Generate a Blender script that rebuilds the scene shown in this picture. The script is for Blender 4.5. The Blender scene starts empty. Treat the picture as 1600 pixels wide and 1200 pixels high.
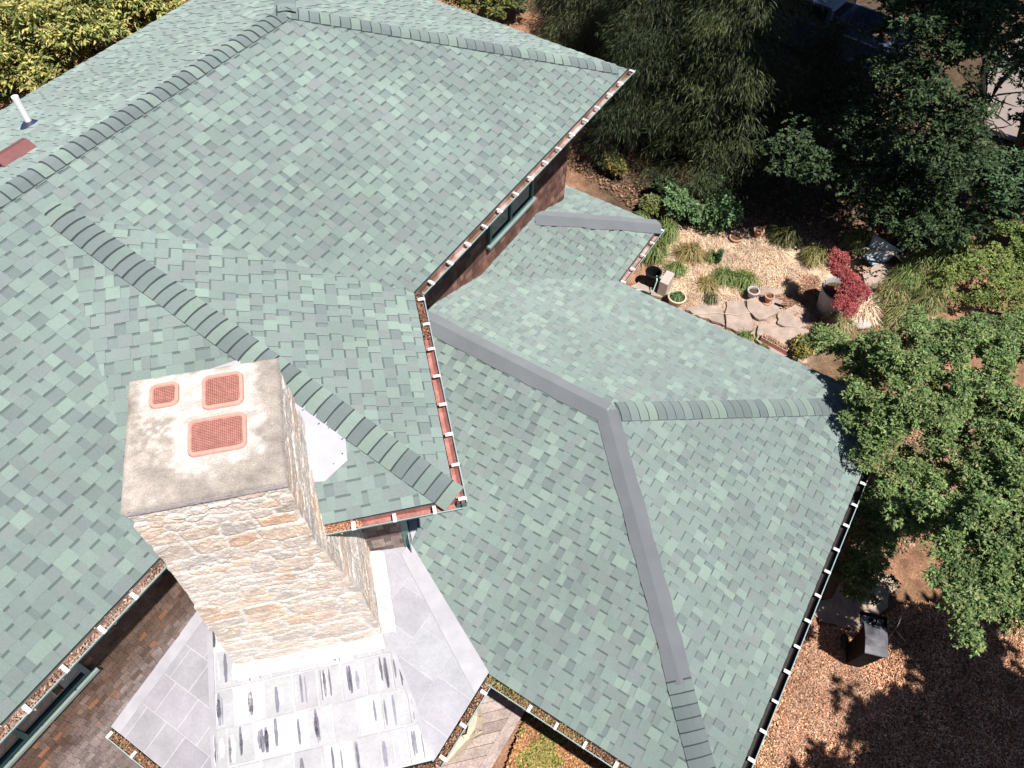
import bpy, bmesh, math, random
import numpy as np
from mathutils import Vector, Matrix
random.seed(7); RNG = np.random.default_rng(11)
sc = bpy.context.scene
COL = sc.collection
# ------------------------------------------------------------------ camera
S = 0.7294; TH = math.radians(30.23); SN, CS = math.sin(TH), math.cos(TH); HC = 17.4*S
def W(u, v, z): return Vector((S*(u*SN+v*CS), S*(u*CS-v*SN), HC+S*z))      # house axes -> world metres
R2 = math.sqrt(2)
def LN(l, n, z): return W((l+n)/R2, (l-n)/R2, z)                            # the axes turned 45 degrees
F_, PI_, RO = 1214.684, math.radians(54.051), math.radians(-2.18)
fwd = Vector((0, math.cos(PI_), -math.sin(PI_))); up0 = Vector((0, math.sin(PI_), math.cos(PI_))); r0 = Vector((1, 0, 0))
rt = r0*math.cos(RO)-up0*math.sin(RO); upv = r0*math.sin(RO)+up0*math.cos(RO)
cd = bpy.data.cameras.new('camera'); cam = bpy.data.objects.new('camera', cd); COL.objects.link(cam)
M3 = Matrix((rt, upv, -fwd)).transposed()
cam.matrix_world = Matrix.Translation((0, 0, HC)) @ M3.to_4x4()
cd.sensor_width = 36; cd.lens = F_/1600*36; cd.clip_end = 500; cd.clip_start = .1
sc.camera = cam
def at(px, py, z=0.0):
    d = fwd*F_+rt*(px-800)+upv*(600-py); t = (z-HC)/d.z
    return Vector((0, 0, HC))+d*t
# ------------------------------------------------------------------ light
w = bpy.data.worlds.new('World'); sc.world = w; w.use_nodes = True
nt = w.node_tree; bg = nt.nodes['Background']; sky = nt.nodes.new('ShaderNodeTexSky'); sky.sky_type = 'NISHITA'; sky.sun_disc = False
SUN_AZ, SUN_EL = math.radians(139), math.radians(64.5)
sky.sun_elevation = SUN_EL; sky.sun_rotation = SUN_AZ; sky.air_density = .7; sky.dust_density = .2
nt.links.new(sky.outputs[0], bg.inputs[0]); bg.inputs[1].default_value = .05
sd = bpy.data.lights.new('sun', 'SUN'); sd.energy = 5; sd.angle = math.radians(.5); sd.color = (1, .965, .91)
so = bpy.data.objects.new('sun', sd); COL.objects.link(so)
SUND = Vector((math.sin(SUN_AZ)*math.cos(SUN_EL), math.cos(SUN_AZ)*math.cos(SUN_EL), math.sin(SUN_EL)))
so.rotation_euler = SUND.to_track_quat('Z', 'Y').to_euler(); so.location = (0, 0, 30)
sc.view_settings.view_transform = 'Standard'; sc.view_settings.look = 'None'; sc.view_settings.exposure = .7; sc.view_settings.gamma = 1
try:
    sc.cycles.max_bounces = 6; sc.cycles.diffuse_bounces = 3; sc.cycles.transparent_max_bounces = 4
except Exception: pass
# ------------------------------------------------------------------ helpers
def tag(o, label=None, cat=None, group=None, kind=None):
    if label: o['label'] = label
    if cat: o['category'] = cat
    if group: o['group'] = group
    if kind: o['kind'] = kind
    return o
def thing(name, label, cat, loc=(0, 0, 0), group=None):
    o = bpy.data.objects.new(name, None); COL.objects.link(o); o.location = loc; o.empty_display_size = .2
    return tag(o, label, cat, group)
def link(name, me, mats, parent=None, loc=None):
    o = bpy.data.objects.new(name, me); COL.objects.link(o)
    for m in (mats if isinstance(mats, (list, tuple)) else [mats]): me.materials.append(m)
    if parent:
        o.parent = parent
        if parent.type == 'EMPTY' and loc is None:
            o.matrix_parent_inverse = Matrix.Translation(-Vector(parent.location)) if parent.parent is None else Matrix.Identity(4)
    if loc is not None: o.location = loc
    return o
class MB:
    def __init__(s): s.v = []; s.f = []; s.c = []; s.m = []
    def face(s, pts, col=None, mi=0):
        b = len(s.v); s.v += [tuple(p) for p in pts]; s.f.append(tuple(range(b, b+len(pts)))); s.c.append(col or (.5, .5, .5)); s.m.append(mi)
    def box(s, o, a, b, c, col=None, mi=0):
        o, a, b, c = map(Vector, (o, a, b, c)); p = [o, o+a, o+a+b, o+b]; q = [x+c for x in p]
        flip = a.cross(b).dot(c) < 0
        fs = [p[::-1], q]+[[p[i], p[(i+1) % 4], q[(i+1) % 4], q[i]] for i in range(4)]
        for f in fs: s.face(f[::-1] if flip else f, col, mi)
    def sweep(s, prof, A, B, x, y, col=None, mi=0, close=False):
        P = [[Vector(E)+Vector(x)*a+Vector(y)*b for a, b in prof] for E in (A, B)]
        n = len(prof)
        for i in range(n if close else n-1): s.face([P[0][i], P[0][(i+1) % n], P[1][(i+1) % n], P[1][i]], col, mi)
        if close: s.face(P[0][::-1], col, mi); s.face(P[1], col, mi)
    def lathe(s, c, prof, n=20, col=None, mi=0, axis=None, ph=0):
        c = Vector(c); M = axis.to_track_quat('Z', 'Y').to_matrix() if axis is not None else Matrix.Identity(3)
        R = [[c+M@Vector((r*math.cos(2*math.pi*k/n+ph), r*math.sin(2*math.pi*k/n+ph), z)) for k in range(n)] for r, z in prof]
        for i in range(len(prof)-1):
            for k in range(n): s.face([R[i][k], R[i][(k+1) % n], R[i+1][(k+1) % n], R[i+1][k]], col, mi)
    def tube(s, pts, rad, n=6, col=None, mi=0):
        pts = [Vector(p) for p in pts]; rs = rad if isinstance(rad, (list, tuple)) else [rad]*len(pts); R = []
        for i, p in enumerate(pts):
            d = (pts[min(i+1, len(pts)-1)]-pts[max(i-1, 0)]).normalized(); q = d.to_track_quat('Z', 'Y').to_matrix()
            R.append([p+q@Vector((rs[i]*math.cos(2*math.pi*k/n), rs[i]*math.sin(2*math.pi*k/n), 0)) for k in range(n)])
        for i in range(len(pts)-1):
            for k in range(n): s.face([R[i][k], R[i][(k+1) % n], R[i+1][(k+1) % n], R[i+1][k]], col, mi)
        s.face(R[0][::-1], col, mi); s.face(R[-1], col, mi)
    def build(s, name, mats, parent=None, smooth=False, merge=False):
        me = bpy.data.meshes.new(name); me.from_pydata(s.v, [], s.f)
        a = me.color_attributes.new('Col', 'FLOAT_COLOR', 'CORNER')
        arr = []
        for f, c in zip(s.f, s.c): arr += (list(c[:3])+[1])*len(f)
        a.data.foreach_set('color', arr); me.polygons.foreach_set('material_index', s.m)
        if smooth: me.polygons.foreach_set('use_smooth', [True]*len(s.f))
        if merge:
            bm = bmesh.new(); bm.from_mesh(me); bmesh.ops.remove_doubles(bm, verts=bm.verts, dist=.0005); bm.to_mesh(me); bm.free()
        me.update()
        return link(name, me, mats, parent)
def npmesh(name, V, k, C, mat, parent=None, smooth=False):
    """V: (N*k,3) vertices in faces of k corners, C: (N*k,3) colours"""
    V = np.asarray(V, np.float32); n = len(V)//k; me = bpy.data.meshes.new(name)
    me.vertices.add(n*k); me.vertices.foreach_set('co', V.ravel()); me.loops.add(n*k); me.loops.foreach_set('vertex_index', np.arange(n*k, dtype=np.int32))
    me.polygons.add(n); me.polygons.foreach_set('loop_start', np.arange(0, n*k, k, dtype=np.int32)); me.polygons.foreach_set('loop_total', np.full(n, k, np.int32))
    me.update(calc_edges=True)
    a = me.color_attributes.new('Col', 'FLOAT_COLOR', 'POINT'); a.data.foreach_set('color', np.hstack([C, np.ones((n*k, 1))]).astype(np.float32).ravel())
    if smooth: me.polygons.foreach_set('use_smooth', np.ones(n, bool))
    me.validate()
    return link(name, me, mat, parent)
def mat(name, col=None, rough=.8, var=.12, scale=8., bump=0., bscale=60., metal=0., attr=False, fine=0., fscale=400., spec=.3, trans=0., stretch=None, col2=None):
    m = bpy.data.materials.new(name); m.use_nodes = True; t = m.node_tree; N = t.nodes; L = t.links; b = N['Principled BSDF']
    b.inputs['Roughness'].default_value = rough; b.inputs['Metallic'].default_value = metal; b.inputs['Specular IOR Level'].default_value = spec; b.inputs['Diffuse Roughness'].default_value = 1 if rough > .9 else 0
    tc = N.new('ShaderNodeTexCoord'); src = tc.outputs['Object']
    if stretch:
        mp = N.new('ShaderNodeMapping'); mp.inputs['Scale'].default_value = stretch; L.new(src, mp.inputs[0]); src = mp.outputs[0]
    if attr: a = N.new('ShaderNodeVertexColor'); a.layer_name = 'Col'; base = a.outputs[0]
    else: c = N.new('ShaderNodeRGB'); c.outputs[0].default_value = (*col, 1); base = c.outputs[0]
    def mul(base, sc_, amt, det=4):
        n = N.new('ShaderNodeTexNoise'); n.inputs['Scale'].default_value = sc_; n.inputs['Detail'].default_value = det; L.new(src, n.inputs['Vector'])
        r = N.new('ShaderNodeMapRange'); r.inputs[1].default_value = .3; r.inputs[2].default_value = .7; r.inputs[3].default_value = 1-amt; r.inputs[4].default_value = 1+amt; L.new(n.outputs[0], r.inputs[0])
        v = N.new('ShaderNodeVectorMath'); v.operation = 'SCALE'; L.new(base, v.inputs[0]); L.new(r.outputs[0], v.inputs['Scale']); return v.outputs[0]
    if col2:
        n = N.new('ShaderNodeTexNoise'); n.inputs['Scale'].default_value = scale*.6; n.inputs['Detail'].default_value = 6; L.new(src, n.inputs['Vector'])
        r = N.new('ShaderNodeMapRange'); r.inputs[1].default_value = .42; r.inputs[2].default_value = .6; L.new(n.outputs[0], r.inputs[0])
        mx = N.new('ShaderNodeMix'); mx.data_type = 'RGBA'; L.new(r.outputs[0], mx.inputs[0]); L.new(base, mx.inputs[6]); mx.inputs[7].default_value = (*col2, 1); base = mx.outputs[2]
    if var: base = mul(base, scale, var)
    if name == 'asphalt_shingle': base = mul(base, .35, .07, 6)
    if fine: base = mul(base, fscale, fine, 2)
    L.new(base, b.inputs['Base Color'])
    if bump:
        n = N.new('ShaderNodeTexNoise'); n.inputs['Scale'].default_value = bscale; n.inputs['Detail'].default_value = 4; L.new(src, n.inputs['Vector'])
        bp = N.new('ShaderNodeBump'); bp.inputs['Strength'].default_value = bump; bp.inputs['Distance'].default_value = .02; L.new(n.outputs[0], bp.inputs['Height']); L.new(bp.outputs[0], b.inputs['Normal'])
    if trans:
        tr = N.new('ShaderNodeBsdfTranslucent'); L.new(base, tr.inputs[0]); mx = N.new('ShaderNodeMixShader'); mx.inputs[0].default_value = trans
        L.new(b.outputs[0], mx.inputs[1]); L.new(tr.outputs[0], mx.inputs[2]); L.new(mx.outputs[0], N['Material Output'].inputs[0])
    return m
MT = dict(
    shingle=mat('asphalt_shingle', attr=True, rough=.95, var=.07, scale=.9, fine=.2, fscale=170, bump=.35, bscale=220, spec=.25),
    under=mat('roof_underlayment', (.150, .160, .172), rough=.95, var=.07, scale=3, fine=.1, fscale=150, bump=.2, bscale=90, spec=.2),
    cedar=mat('cedar_shingle', attr=True, rough=.85, var=.25, scale=5, fine=.22, fscale=60, bump=.5, bscale=70, spec=.2),
    slate=mat('grey_slate', attr=True, rough=.6, var=.10, scale=4, fine=.06, fscale=30, bump=.25, bscale=12, spec=.35),
    joint=mat('slate_joint', (.52, .50, .53), rough=.9, var=.12, scale=9),
    stone=mat('rubble_stone', attr=True, rough=.9, var=.14, scale=14, fine=.18, fscale=70, bump=.6, bscale=60, spec=.2),
    conc=mat('weathered_concrete', attr=True, rough=.95, var=.22, scale=9, fine=.16, fscale=70, bump=.7, bscale=45, spec=.2),
    mortar=mat('pale_mortar', (.50, .485, .47), rough=.95, var=.2, scale=10, bump=.6, bscale=30, spec=.2),
    teal=mat('teal_paint', (.075, .17, .165), rough=.45, var=.12, scale=6),
    bead=mat('pale_gutter_bead', (.26, .34, .35), rough=.4, var=.1, scale=6),
    tealpale=mat('pale_teal_paint', (.20, .25, .23), rough=.5, var=.1, scale=6),
    copper=mat('copper_gutter', (.33, .145, .125), rough=.5, var=.25, scale=7, fine=.2, fscale=40),
    copperpink=mat('faded_copper_gutter', (.42, .29, .27), rough=.5, var=.3, scale=5, fine=.3, fscale=60, col2=(.16, .09, .06)),
    dark=mat('dark_gutter', (.025, .02, .02), rough=.6, var=.3, scale=7, fine=.3, fscale=60),
    strap=mat('white_metal', (.62, .61, .62), rough=.45, var=.06, scale=6),
    flash=mat('galvanised_sheet', (.33, .33, .36), rough=.5, var=.06, scale=5, bump=.15, bscale=5, metal=.0),
    black=mat('black_metal', (.02, .02, .022), rough=.4, var=.2),
    soffit=mat('soffit_board', (.10, .10, .09), rough=.7, var=.1),
    wood=mat('old_plank', attr=True, rough=.85, var=.25, scale=5, fine=.2, fscale=30, bump=.4, bscale=40, spec=.2),
    pink=mat('terracotta_flue', (.55, .27, .22), rough=.8, var=.12, scale=20),
    wire=mat('rusty_wire', (.48, .21, .17), rough=.6, var=.2, scale=20),
    pit=mat('flue_inside', (.20, .10, .09), rough=.9, var=.35, scale=9),
    white=mat('white_plastic', (.8, .8, .82), rough=.35, var=.02),
    rubber=mat('navy_rubber', (.035, .04, .085), rough=.6, var=.2),
    red=mat('red_painted_metal', (.17, .07, .068), rough=.5, var=.1, scale=12),
    glass=mat('window_glass', (.018, .025, .028), rough=.04, var=0, spec=.8),
    leaf=mat('leaf', attr=True, rough=.55, var=.12, scale=3, spec=.3, trans=.22),
    dleaf=mat('dark_leaf', attr=True, rough=.6, var=.12, scale=3, spec=.25, trans=.12),
    straw=mat('dry_straw', attr=True, rough=.8, var=.12, scale=4, spec=.2, trans=.35),
    litter=mat('dry_leaves', attr=True, rough=.8, var=.15, scale=4, spec=.25),
    bark=mat('bark', (.13, .10, .075), rough=.95, var=.3, scale=12, bump=.8, bscale=30, stretch=(1, 1, .3)),
    paleb=mat('pale_bark', (.30, .25, .2), rough=.9, var=.3, scale=12, bump=.5, bscale=30),
    stonepave=mat('flagstone', (.37, .28, .235), rough=.9, var=.14, scale=5, fine=.1, fscale=50, bump=.4, bscale=25, col2=(.30, .235, .20)),
    blackpl=mat('black_plastic', (.008, .008, .010), rough=.6, var=.2, scale=8, spec=.08, col2=(.014, .014, .017)),
    lid=mat('dusty_black_plastic', (.05, .048, .058), rough=.5, var=.3, scale=7, col2=(.11, .105, .125)),
    terra=mat('terracotta', (.42, .22, .15), rough=.85, var=.15, scale=10, bump=.2),
    cream=mat('cream_glaze', (.52, .46, .33), rough=.5, var=.08, scale=10),
    barrel=mat('grey_planter', (.40, .38, .38), rough=.6, var=.12, scale=6),
    soil=mat('soil', (.09, .055, .035), rough=1, var=.4, scale=30, bump=1, bscale=60),
    block=mat('concrete_block', (.42, .36, .33), rough=.9, var=.1, scale=12, bump=.4),
    hose=mat('hose', (.35, .52, .45), rough=.4, var=.05),
    tub=mat('pale_blue_plastic', (.34, .42, .50), rough=.35, var=.15, scale=4, col2=(.22, .26, .31)),
    tubin=mat('dark_blue_plastic', (.03, .05, .07), rough=.4, var=.2),
    card=mat('orange_board', (.5, .28, .12), rough=.8, var=.1),
    carp=mat('slate_blue_car_paint', (.07, .092, .145), rough=.25, var=.08, scale=3, spec=.7),
    tyre=mat('tyre_rubber', (.02, .02, .02), rough=.8, var=.2), rim=mat('alloy_rim', (.4, .4, .42), rough=.3, metal=.8, var=0),
)
# ------------------------------------------------------------------ setting: ground
def vn(x, y, s, seed=0):
    """cheap smooth value noise on numpy arrays"""
    x = np.asarray(x)/s+seed*17.3; y = np.asarray(y)/s+seed*9.1; xi = np.floor(x).astype(int); yi = np.floor(y).astype(int); fx = x-xi; fy = y-yi
    fx = fx*fx*(3-2*fx); fy = fy*fy*(3-2*fy)
    def h(a, b): t = np.sin(a*127.1+b*311.7+seed*74.7)*43758.5453; return t-np.floor(t)
    return (h(xi, yi)*(1-fx)+h(xi+1, yi)*fx)*(1-fy)+(h(xi, yi+1)*(1-fx)+h(xi+1, yi+1)*fx)*fy
def ground_h(x, y): return .10*vn(x, y, 1.7, 1)+.05*vn(x, y, .5, 2)-.13
n = 260; gx = np.linspace(-26, 34, n); gy = np.linspace(-12, 62, n); X, Y = np.meshgrid(gx, gy); Z = ground_h(X, Y)
a_ = vn(X, Y, 2.2, 3)*.6+vn(X, Y, .6, 4)*.4
c1 = np.array([.22, .115, .07]); c2 = np.array([.33, .19, .12]); c3 = np.array([.16, .10, .055])
Cg = c1[None, None]*(1-a_[..., None])+c2[None, None]*a_[..., None]
k_ = np.clip((vn(X, Y, 3.1, 6)-.6)*4, 0, 1)[..., None]; Cg = Cg*(1-k_)+c3*k_
idx = np.arange(n*n).reshape(n, n); fc = np.stack([idx[:-1, :-1], idx[:-1, 1:], idx[1:, 1:], idx[1:, :-1]], -1).reshape(-1, 4)
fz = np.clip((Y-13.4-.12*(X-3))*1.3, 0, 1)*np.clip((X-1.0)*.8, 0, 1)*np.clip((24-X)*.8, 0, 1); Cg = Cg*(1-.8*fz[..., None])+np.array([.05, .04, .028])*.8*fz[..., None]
gz = np.clip(1.6-np.hypot((X-5.0)/1.5, (Y-11.2)/1.1), 0, 1); Cg = Cg*(1-.8*gz[..., None])+np.array([.38, .29, .235])*(.85+.3*a_[..., None])*.8*gz[..., None]
gs = np.clip(1.9-np.hypot((X-5.6)/1.5, (Y-12.95)/.75), 0, 1); Cg = Cg*(1-.85*gs[..., None])+np.array([.62, .47, .34])*(.7+.5*a_[..., None])*.85*gs[..., None]
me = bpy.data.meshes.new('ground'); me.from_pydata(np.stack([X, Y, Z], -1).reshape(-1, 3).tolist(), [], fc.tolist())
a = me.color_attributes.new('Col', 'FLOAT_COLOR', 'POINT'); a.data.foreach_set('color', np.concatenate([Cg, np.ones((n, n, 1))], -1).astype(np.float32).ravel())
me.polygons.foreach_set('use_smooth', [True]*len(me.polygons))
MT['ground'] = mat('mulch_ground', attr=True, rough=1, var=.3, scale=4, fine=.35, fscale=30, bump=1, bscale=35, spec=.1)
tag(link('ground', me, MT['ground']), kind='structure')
mb = MB(); mb.face([(-400, -400, -.35), (400, -400, -.35), (400, 400, -.35), (-400, 400, -.35)])
tag(mb.build('far_ground', mat('far_ground', (.12, .10, .06), rough=1, var=.3, scale=.5)), kind='structure')
def patch(name, pts, z, m, thick=.0, kind='structure', sub=3, jig=.04):
    P = []
    for i in range(len(pts)):
        A, B = Vector(pts[i]), Vector(pts[(i+1) % len(pts)])
        for k in range(sub): q = A.lerp(B, k/sub); P.append(Vector((q.x+random.uniform(-jig, jig), q.y+random.uniform(-jig, jig), z)))
    ar = sum(P[i].x*P[(i+1) % len(P)].y-P[(i+1) % len(P)].x*P[i].y for i in range(len(P)))
    if ar < 0: P.reverse()
    mb = MB(); mb.face(P)
    if thick:
        for i in range(len(P)): a, b = P[i], P[(i+1) % len(P)]; dn = Vector((0, 0, -thick)); mb.face([a, a+dn, b+dn, b])
    o = mb.build(name, m)
    if kind: tag(o, kind=kind)
    return o
MT['road'] = mat('pale_asphalt', (.27, .22, .205), rough=.95, var=.08, scale=3, fine=.1, fscale=60)
patch('road', [at(1535, 205), at(1545, 110), at(1700, -60), at(2300, -60), at(2300, 250), at(1620, 235)], .03, MT['road'])
MT['sand'] = mat('sandy_path', (.42, .33, .26), rough=1, var=.2, scale=6, fine=.15, fscale=60, bump=.5, bscale=30)
patch('path', [at(1262, 955), at(1300, 978), at(1345, 990), at(1392, 950), at(1400, 905), at(1350, 890), at(1310, 920)], .012, MT['sand'], jig=.08)
# flagstones of the garden patio
stones = [([(1135, 471), (1160, 471), (1176, 505), (1170, 527), (1134, 512)], 'cut flagstone left of the moss joint by the roof edge'),
          ([(1166, 470), (1200, 462), (1222, 472), (1214, 490), (1188, 502), (1170, 490)], 'flagstone under the small terracotta urn'),
          ([(1216, 492), (1242, 476), (1262, 486), (1268, 510), (1240, 514), (1214, 508)], 'mid grey flagstone between the small urn and the maple barrel'),
          ([(1184, 510), (1212, 512), (1262, 516), (1262, 570), (1220, 565), (1182, 532)], 'large flagstone behind the terracotta trough'),
          ([(1090, 478), (1126, 470), (1131, 510), (1096, 496), (1070, 484)], 'brownish flagstone beside the cream pot'),
          ([(1000, 440), (1034, 428), (1046, 462), (1030, 466), (985, 450)], 'flagstone under the black bucket'),
          ([(1345, 428), (1375, 408), (1400, 420), (1382, 450), (1356, 455)], 'flagstone next to the tipped tub'),
          ([(1180, 462), (1195, 450), (1225, 454), (1220, 462)], 'narrow flagstone above the small urn')]
for pl, lb in stones:
    c = [at(*q) for q in pl]
    tag(patch('flagstone', c, .028+random.uniform(0, .01), MT['stonepave'], .05, None, 4, .025), lb, 'flagstone', 'flagstones of the garden patio')

# ------------------------------------------------------------------ clipped cell surfaces (shingles, siding, slates)
def clip(poly, a, b, c):           # keep a*x+b*y<=c
    out = []
    for i in range(len(poly)):
        p, q = poly[i], poly[(i+1) % len(poly)]; dp = a*p[0]+b*p[1]-c; dq = a*q[0]+b*q[1]-c
        if dp <= 0: out.append(p)
        if (dp < 0 < dq) or (dq < 0 < dp): t = dp/(dp-dq); out.append((p[0]+t*(q[0]-p[0]), p[1]+t*(q[1]-p[1])))
    return out
class Surf:
    def __init__(s, poly, e, base=True, mb=None, basecol=(.06, .07, .07)):
        s.P = [Vector(p) for p in poly]; s.e = Vector(e).normalized()
        nn = Vector((0, 0, 0))
        for i in range(1, len(s.P)-1): nn += (s.P[i]-s.P[0]).cross(s.P[i+1]-s.P[0])
        s.n = nn.normalized()
        if abs(s.n.z) > 1e-3 and s.n.z < 0: s.n = -s.n
        s.s = s.n.cross(s.e).normalized()
        if s.s.z < 0: s.s = -s.s
        s.O = s.P[0]; s.q = [((p-s.O).dot(s.e), (p-s.O).dot(s.s)) for p in s.P]
        ar = sum(s.q[i][0]*s.q[(i+1) % len(s.q)][1]-s.q[(i+1) % len(s.q)][0]*s.q[i][1] for i in range(len(s.q)))
        if ar < 0: s.q.reverse()
        s.mb = mb or MB(); s.x0 = min(p[0] for p in s.q); s.x1 = max(p[0] for p in s.q); s.y0 = min(p[1] for p in s.q); s.y1 = max(p[1] for p in s.q)
        if base: s.mb.face([s.pt(x, y, -.002) for x, y in s.q], basecol)
    def flipn(s): s.n = -s.n; return s
    def pt(s, x, y, h): return s.O+s.e*x+s.s*y+s.n*h
    def cell(s, xa, xb, ya, yb, h0, h1, col, butt=True, bcol=None, mi=0):
        p = [(xa, ya), (xb, ya), (xb, yb), (xa, yb)]
        for i in range(len(s.q)):
            A, B = s.q[i], s.q[(i+1) % len(s.q)]; a, b = B[1]-A[1], -(B[0]-A[0]); p = clip(p, a, b, a*A[0]+b*A[1])
            if len(p) < 3: return
        hh = lambda y: h0+(h1-h0)*(y-ya)/(yb-ya)
        s.mb.face([s.pt(x, y, hh(y)) for x, y in p], col, mi)
        if butt:
            xs = [x for x, y in p if abs(y-ya) < 1e-6]
            if len(xs) >= 2: s.mb.face([s.pt(min(xs), ya, h0), s.pt(min(xs), ya, -.004), s.pt(max(xs), ya, -.004), s.pt(max(xs), ya, h0)], bcol or tuple(c*.6 for c in col), mi)
def jit(c, a): k = 1+random.uniform(-a, a); return (c[0]*k, c[1]*k*(1+random.uniform(-.02, .02)), c[2]*k)
MID, MINT, DRK, DASH, LIL = (.183, .230, .217), (.212, .268, .243), (.157, .192, .190), (.102, .131, .127), (.184, .215, .210)
def shingles(poly, e, mb):
    s = Surf(poly, e, mb=mb); ex = .143; y = s.y0-.02; row = 0
    while y < s.y1:
        x = s.x0-random.uniform(0, .4)
        while x < s.x1:
            w1 = random.choice((.09, .11, .13, .15, .19)); w2 = random.choice((.06, .08, .1, .12, .16))
            r = random.random()
            s.cell(x, x+w1, y, y+ex, .013, .007, jit(MINT if r < .24 else MID if r < .78 else LIL, .06))
            x += w1; r = random.random(); c = jit(MID if r < .42 else DRK if r < .68 else MINT if r < .76 else LIL, .06)
            s.cell(x, x+w2, y, y+ex-.024, .007, .002, c)
            s.cell(x, x+w2, y+ex-.024, y+ex, .003, .002, jit(DASH, .1), False); x += w2
        y += ex; row += 1
    return s
def cedar(poly, e, mb, pal, out, ex=.13, wr=(.08, .2)):
    s = Surf(poly, e, mb=mb, basecol=(.03, .02, .02))
    if s.n.dot(Vector(out)) < 0: s.flipn()
    y = s.y0-.01
    while y < s.y1:
        x = s.x0-random.uniform(0, .2); d = random.uniform(-.006, .006)
        while x < s.x1:
            ww = random.uniform(*wr); yy = y+d+random.uniform(-.004, .004)
            s.cell(x, x+ww-.003, yy, yy+ex+.012, .018+random.uniform(-.003, .006), .004, jit(pal(yy-s.y0, s.y1-s.y0), .22)); x += ww
        y += ex
    return s
def slates(poly, e, mb, ex, wd, col, joint=.012, streak=0):
    s = Surf(poly, e, mb=mb, basecol=(.40, .385, .40)); y = s.y0; k = 0
    while y < s.y1:
        x = s.x0-(.5*wd if k % 2 else 0)-random.uniform(0, .12)
        while x < s.x1:
            ww = wd*random.uniform(.8, 1.15); c = jit(col, .07)
            hb = .020+random.uniform(0, .006) if streak else .009+random.uniform(0, .003); hy_ = random.uniform(-.012, .012) if streak else 0
            if streak and random.random() < .3: c = jit((.44, .435, .45), .06)
            s.cell(x+joint/2, x+ww-joint/2, y+joint/2+hy_, y+ex-joint/2, hb, .012 if streak else .006, c, True, jit((.36, .35, .37), .1))
            if streak and random.random() < streak:
                for _ in range(random.choice((1, 2, 3, 4, 5))):
                    xx = x+random.uniform(.03, ww-.04); sw = random.uniform(.007, .034); dk = random.random() < .66; sw = sw if dk else sw*1.3
                    ya = y+random.uniform(.02, ex*.3); yb = y+ex*random.uniform(.7, .97); cc = jit((.15, .145, .18), .35) if dk else jit((.50, .49, .50), .1); nn_ = 7
                    lft = [(xx-sw*random.uniform(.6, 1)*(math.sin(math.pi*(.12+.8*i_/nn_))**.6), ya+(yb-ya)*i_/nn_) for i_ in range(nn_+1)]; rgt = [(xx+sw*random.uniform(.6, 1)*(math.sin(math.pi*(.12+.8*i_/nn_))**.6), ya+(yb-ya)*i_/nn_) for i_ in range(nn_+1)]
                    for i_ in range(nn_):
                        p = [lft[i_], rgt[i_], rgt[i_+1], lft[i_+1]]
                        for q_ in range(len(s.q)):
                            A, B = s.q[q_], s.q[(q_+1) % len(s.q)]; a, b = B[1]-A[1], -(B[0]-A[0]); p = clip(p, a, b, a*A[0]+b*A[1])
                            if len(p) < 3: break
                        if len(p) >= 3: s.mb.face([s.pt(px_, py_, hb+.0015) for px_, py_ in p], jit(cc, .12))
            x += ww
        y += ex; k += 1
    return s
# ------------------------------------------------------------------ the house
house = thing('house', 'house with green shingle roofs, a grey slate bay roof and a stone chimney', 'house', tuple(W(8, -8, -17.4)))
v0, uc, mm, R_, Rh, uw, e_, a_w, ph = -6.117, 15.122, .406, 5.092, 5.045, 4.101, 2.853, 2.897, 4.539
z0 = -10.; zl = -13.95; ur, wl, vp, vs, us, m2 = 8.01, 4.784, -2.593, -4.552, 15.207, .389
ve = vp+wl; vb = v0-2*R_; zr = z0+mm*R_; zrl = zl+m2*wl; UL = -9.5
U3 = (W(1, 0, 0)-W(0, 0, 0)).normalized(); V3 = (W(0, 1, 0)-W(0, 0, 0)).normalized(); UP = Vector((0, 0, 1)); L3 = (U3+V3)/R2; N3 = (U3-V3)/R2
apex = W(uw, v0-ph, z0+mm*ph); crn = W(uw, v0+e_, z0); cL = W(uw-a_w, v0, z0); cR = W(uw+a_w, v0, z0); peak = W(uc-Rh, v0-R_, zr)
mb = MB()
shingles([W(UL, v0, z0), W(uc, v0, z0), peak, W(UL, v0-R_, zr)], U3, mb)
shingles([W(UL, vb, z0), W(uc, vb, z0), peak, W(UL, v0-R_, zr)], U3, mb)
shingles([W(uc, v0, z0), W(uc, vb, z0), peak], V3, mb)
shingles([crn, cR, apex], (cR-crn), mb)
shingles([cL, crn, apex], (crn-cL), mb)
roof = mb.build('roof', MT['shingle'], house); tag(roof, 'upper hip roof of pale green asphalt shingles')
wall_v = -7.0
mb = MB()
Nedge = [W(ur, wall_v, zrl), W(ur, vp, zrl), W(ur+wl, ve, zl), W(ur+wl, wall_v, zl)]
shingles(Nedge, V3, mb)
shingles([W(ur-wl, ve, zl), W(ur+wl, ve, zl), W(ur, vp, zrl)], U3, mb)
shingles([W(ur-wl, -7.0, zl), W(ur-wl, ve, zl), W(ur, vp, zrl), W(ur, -7.0, zrl)], V3, mb)
hw = vs-wall_v
shingles([W(ur, vs, zl), W(us, vs, zl), W(us-hw, wall_v, zl+m2*hw), W(ur, wall_v, zl+m2*hw)], U3, mb)
shingles([W(us, vs, zl), W(us, vs-2*hw, zl), W(us-hw, wall_v, zl+m2*hw)], V3, mb)
lroof = mb.build('lower_roof', MT['shingle'], house); tag(lroof, 'lower hip roof of green asphalt shingles beside the slate bay')
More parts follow.
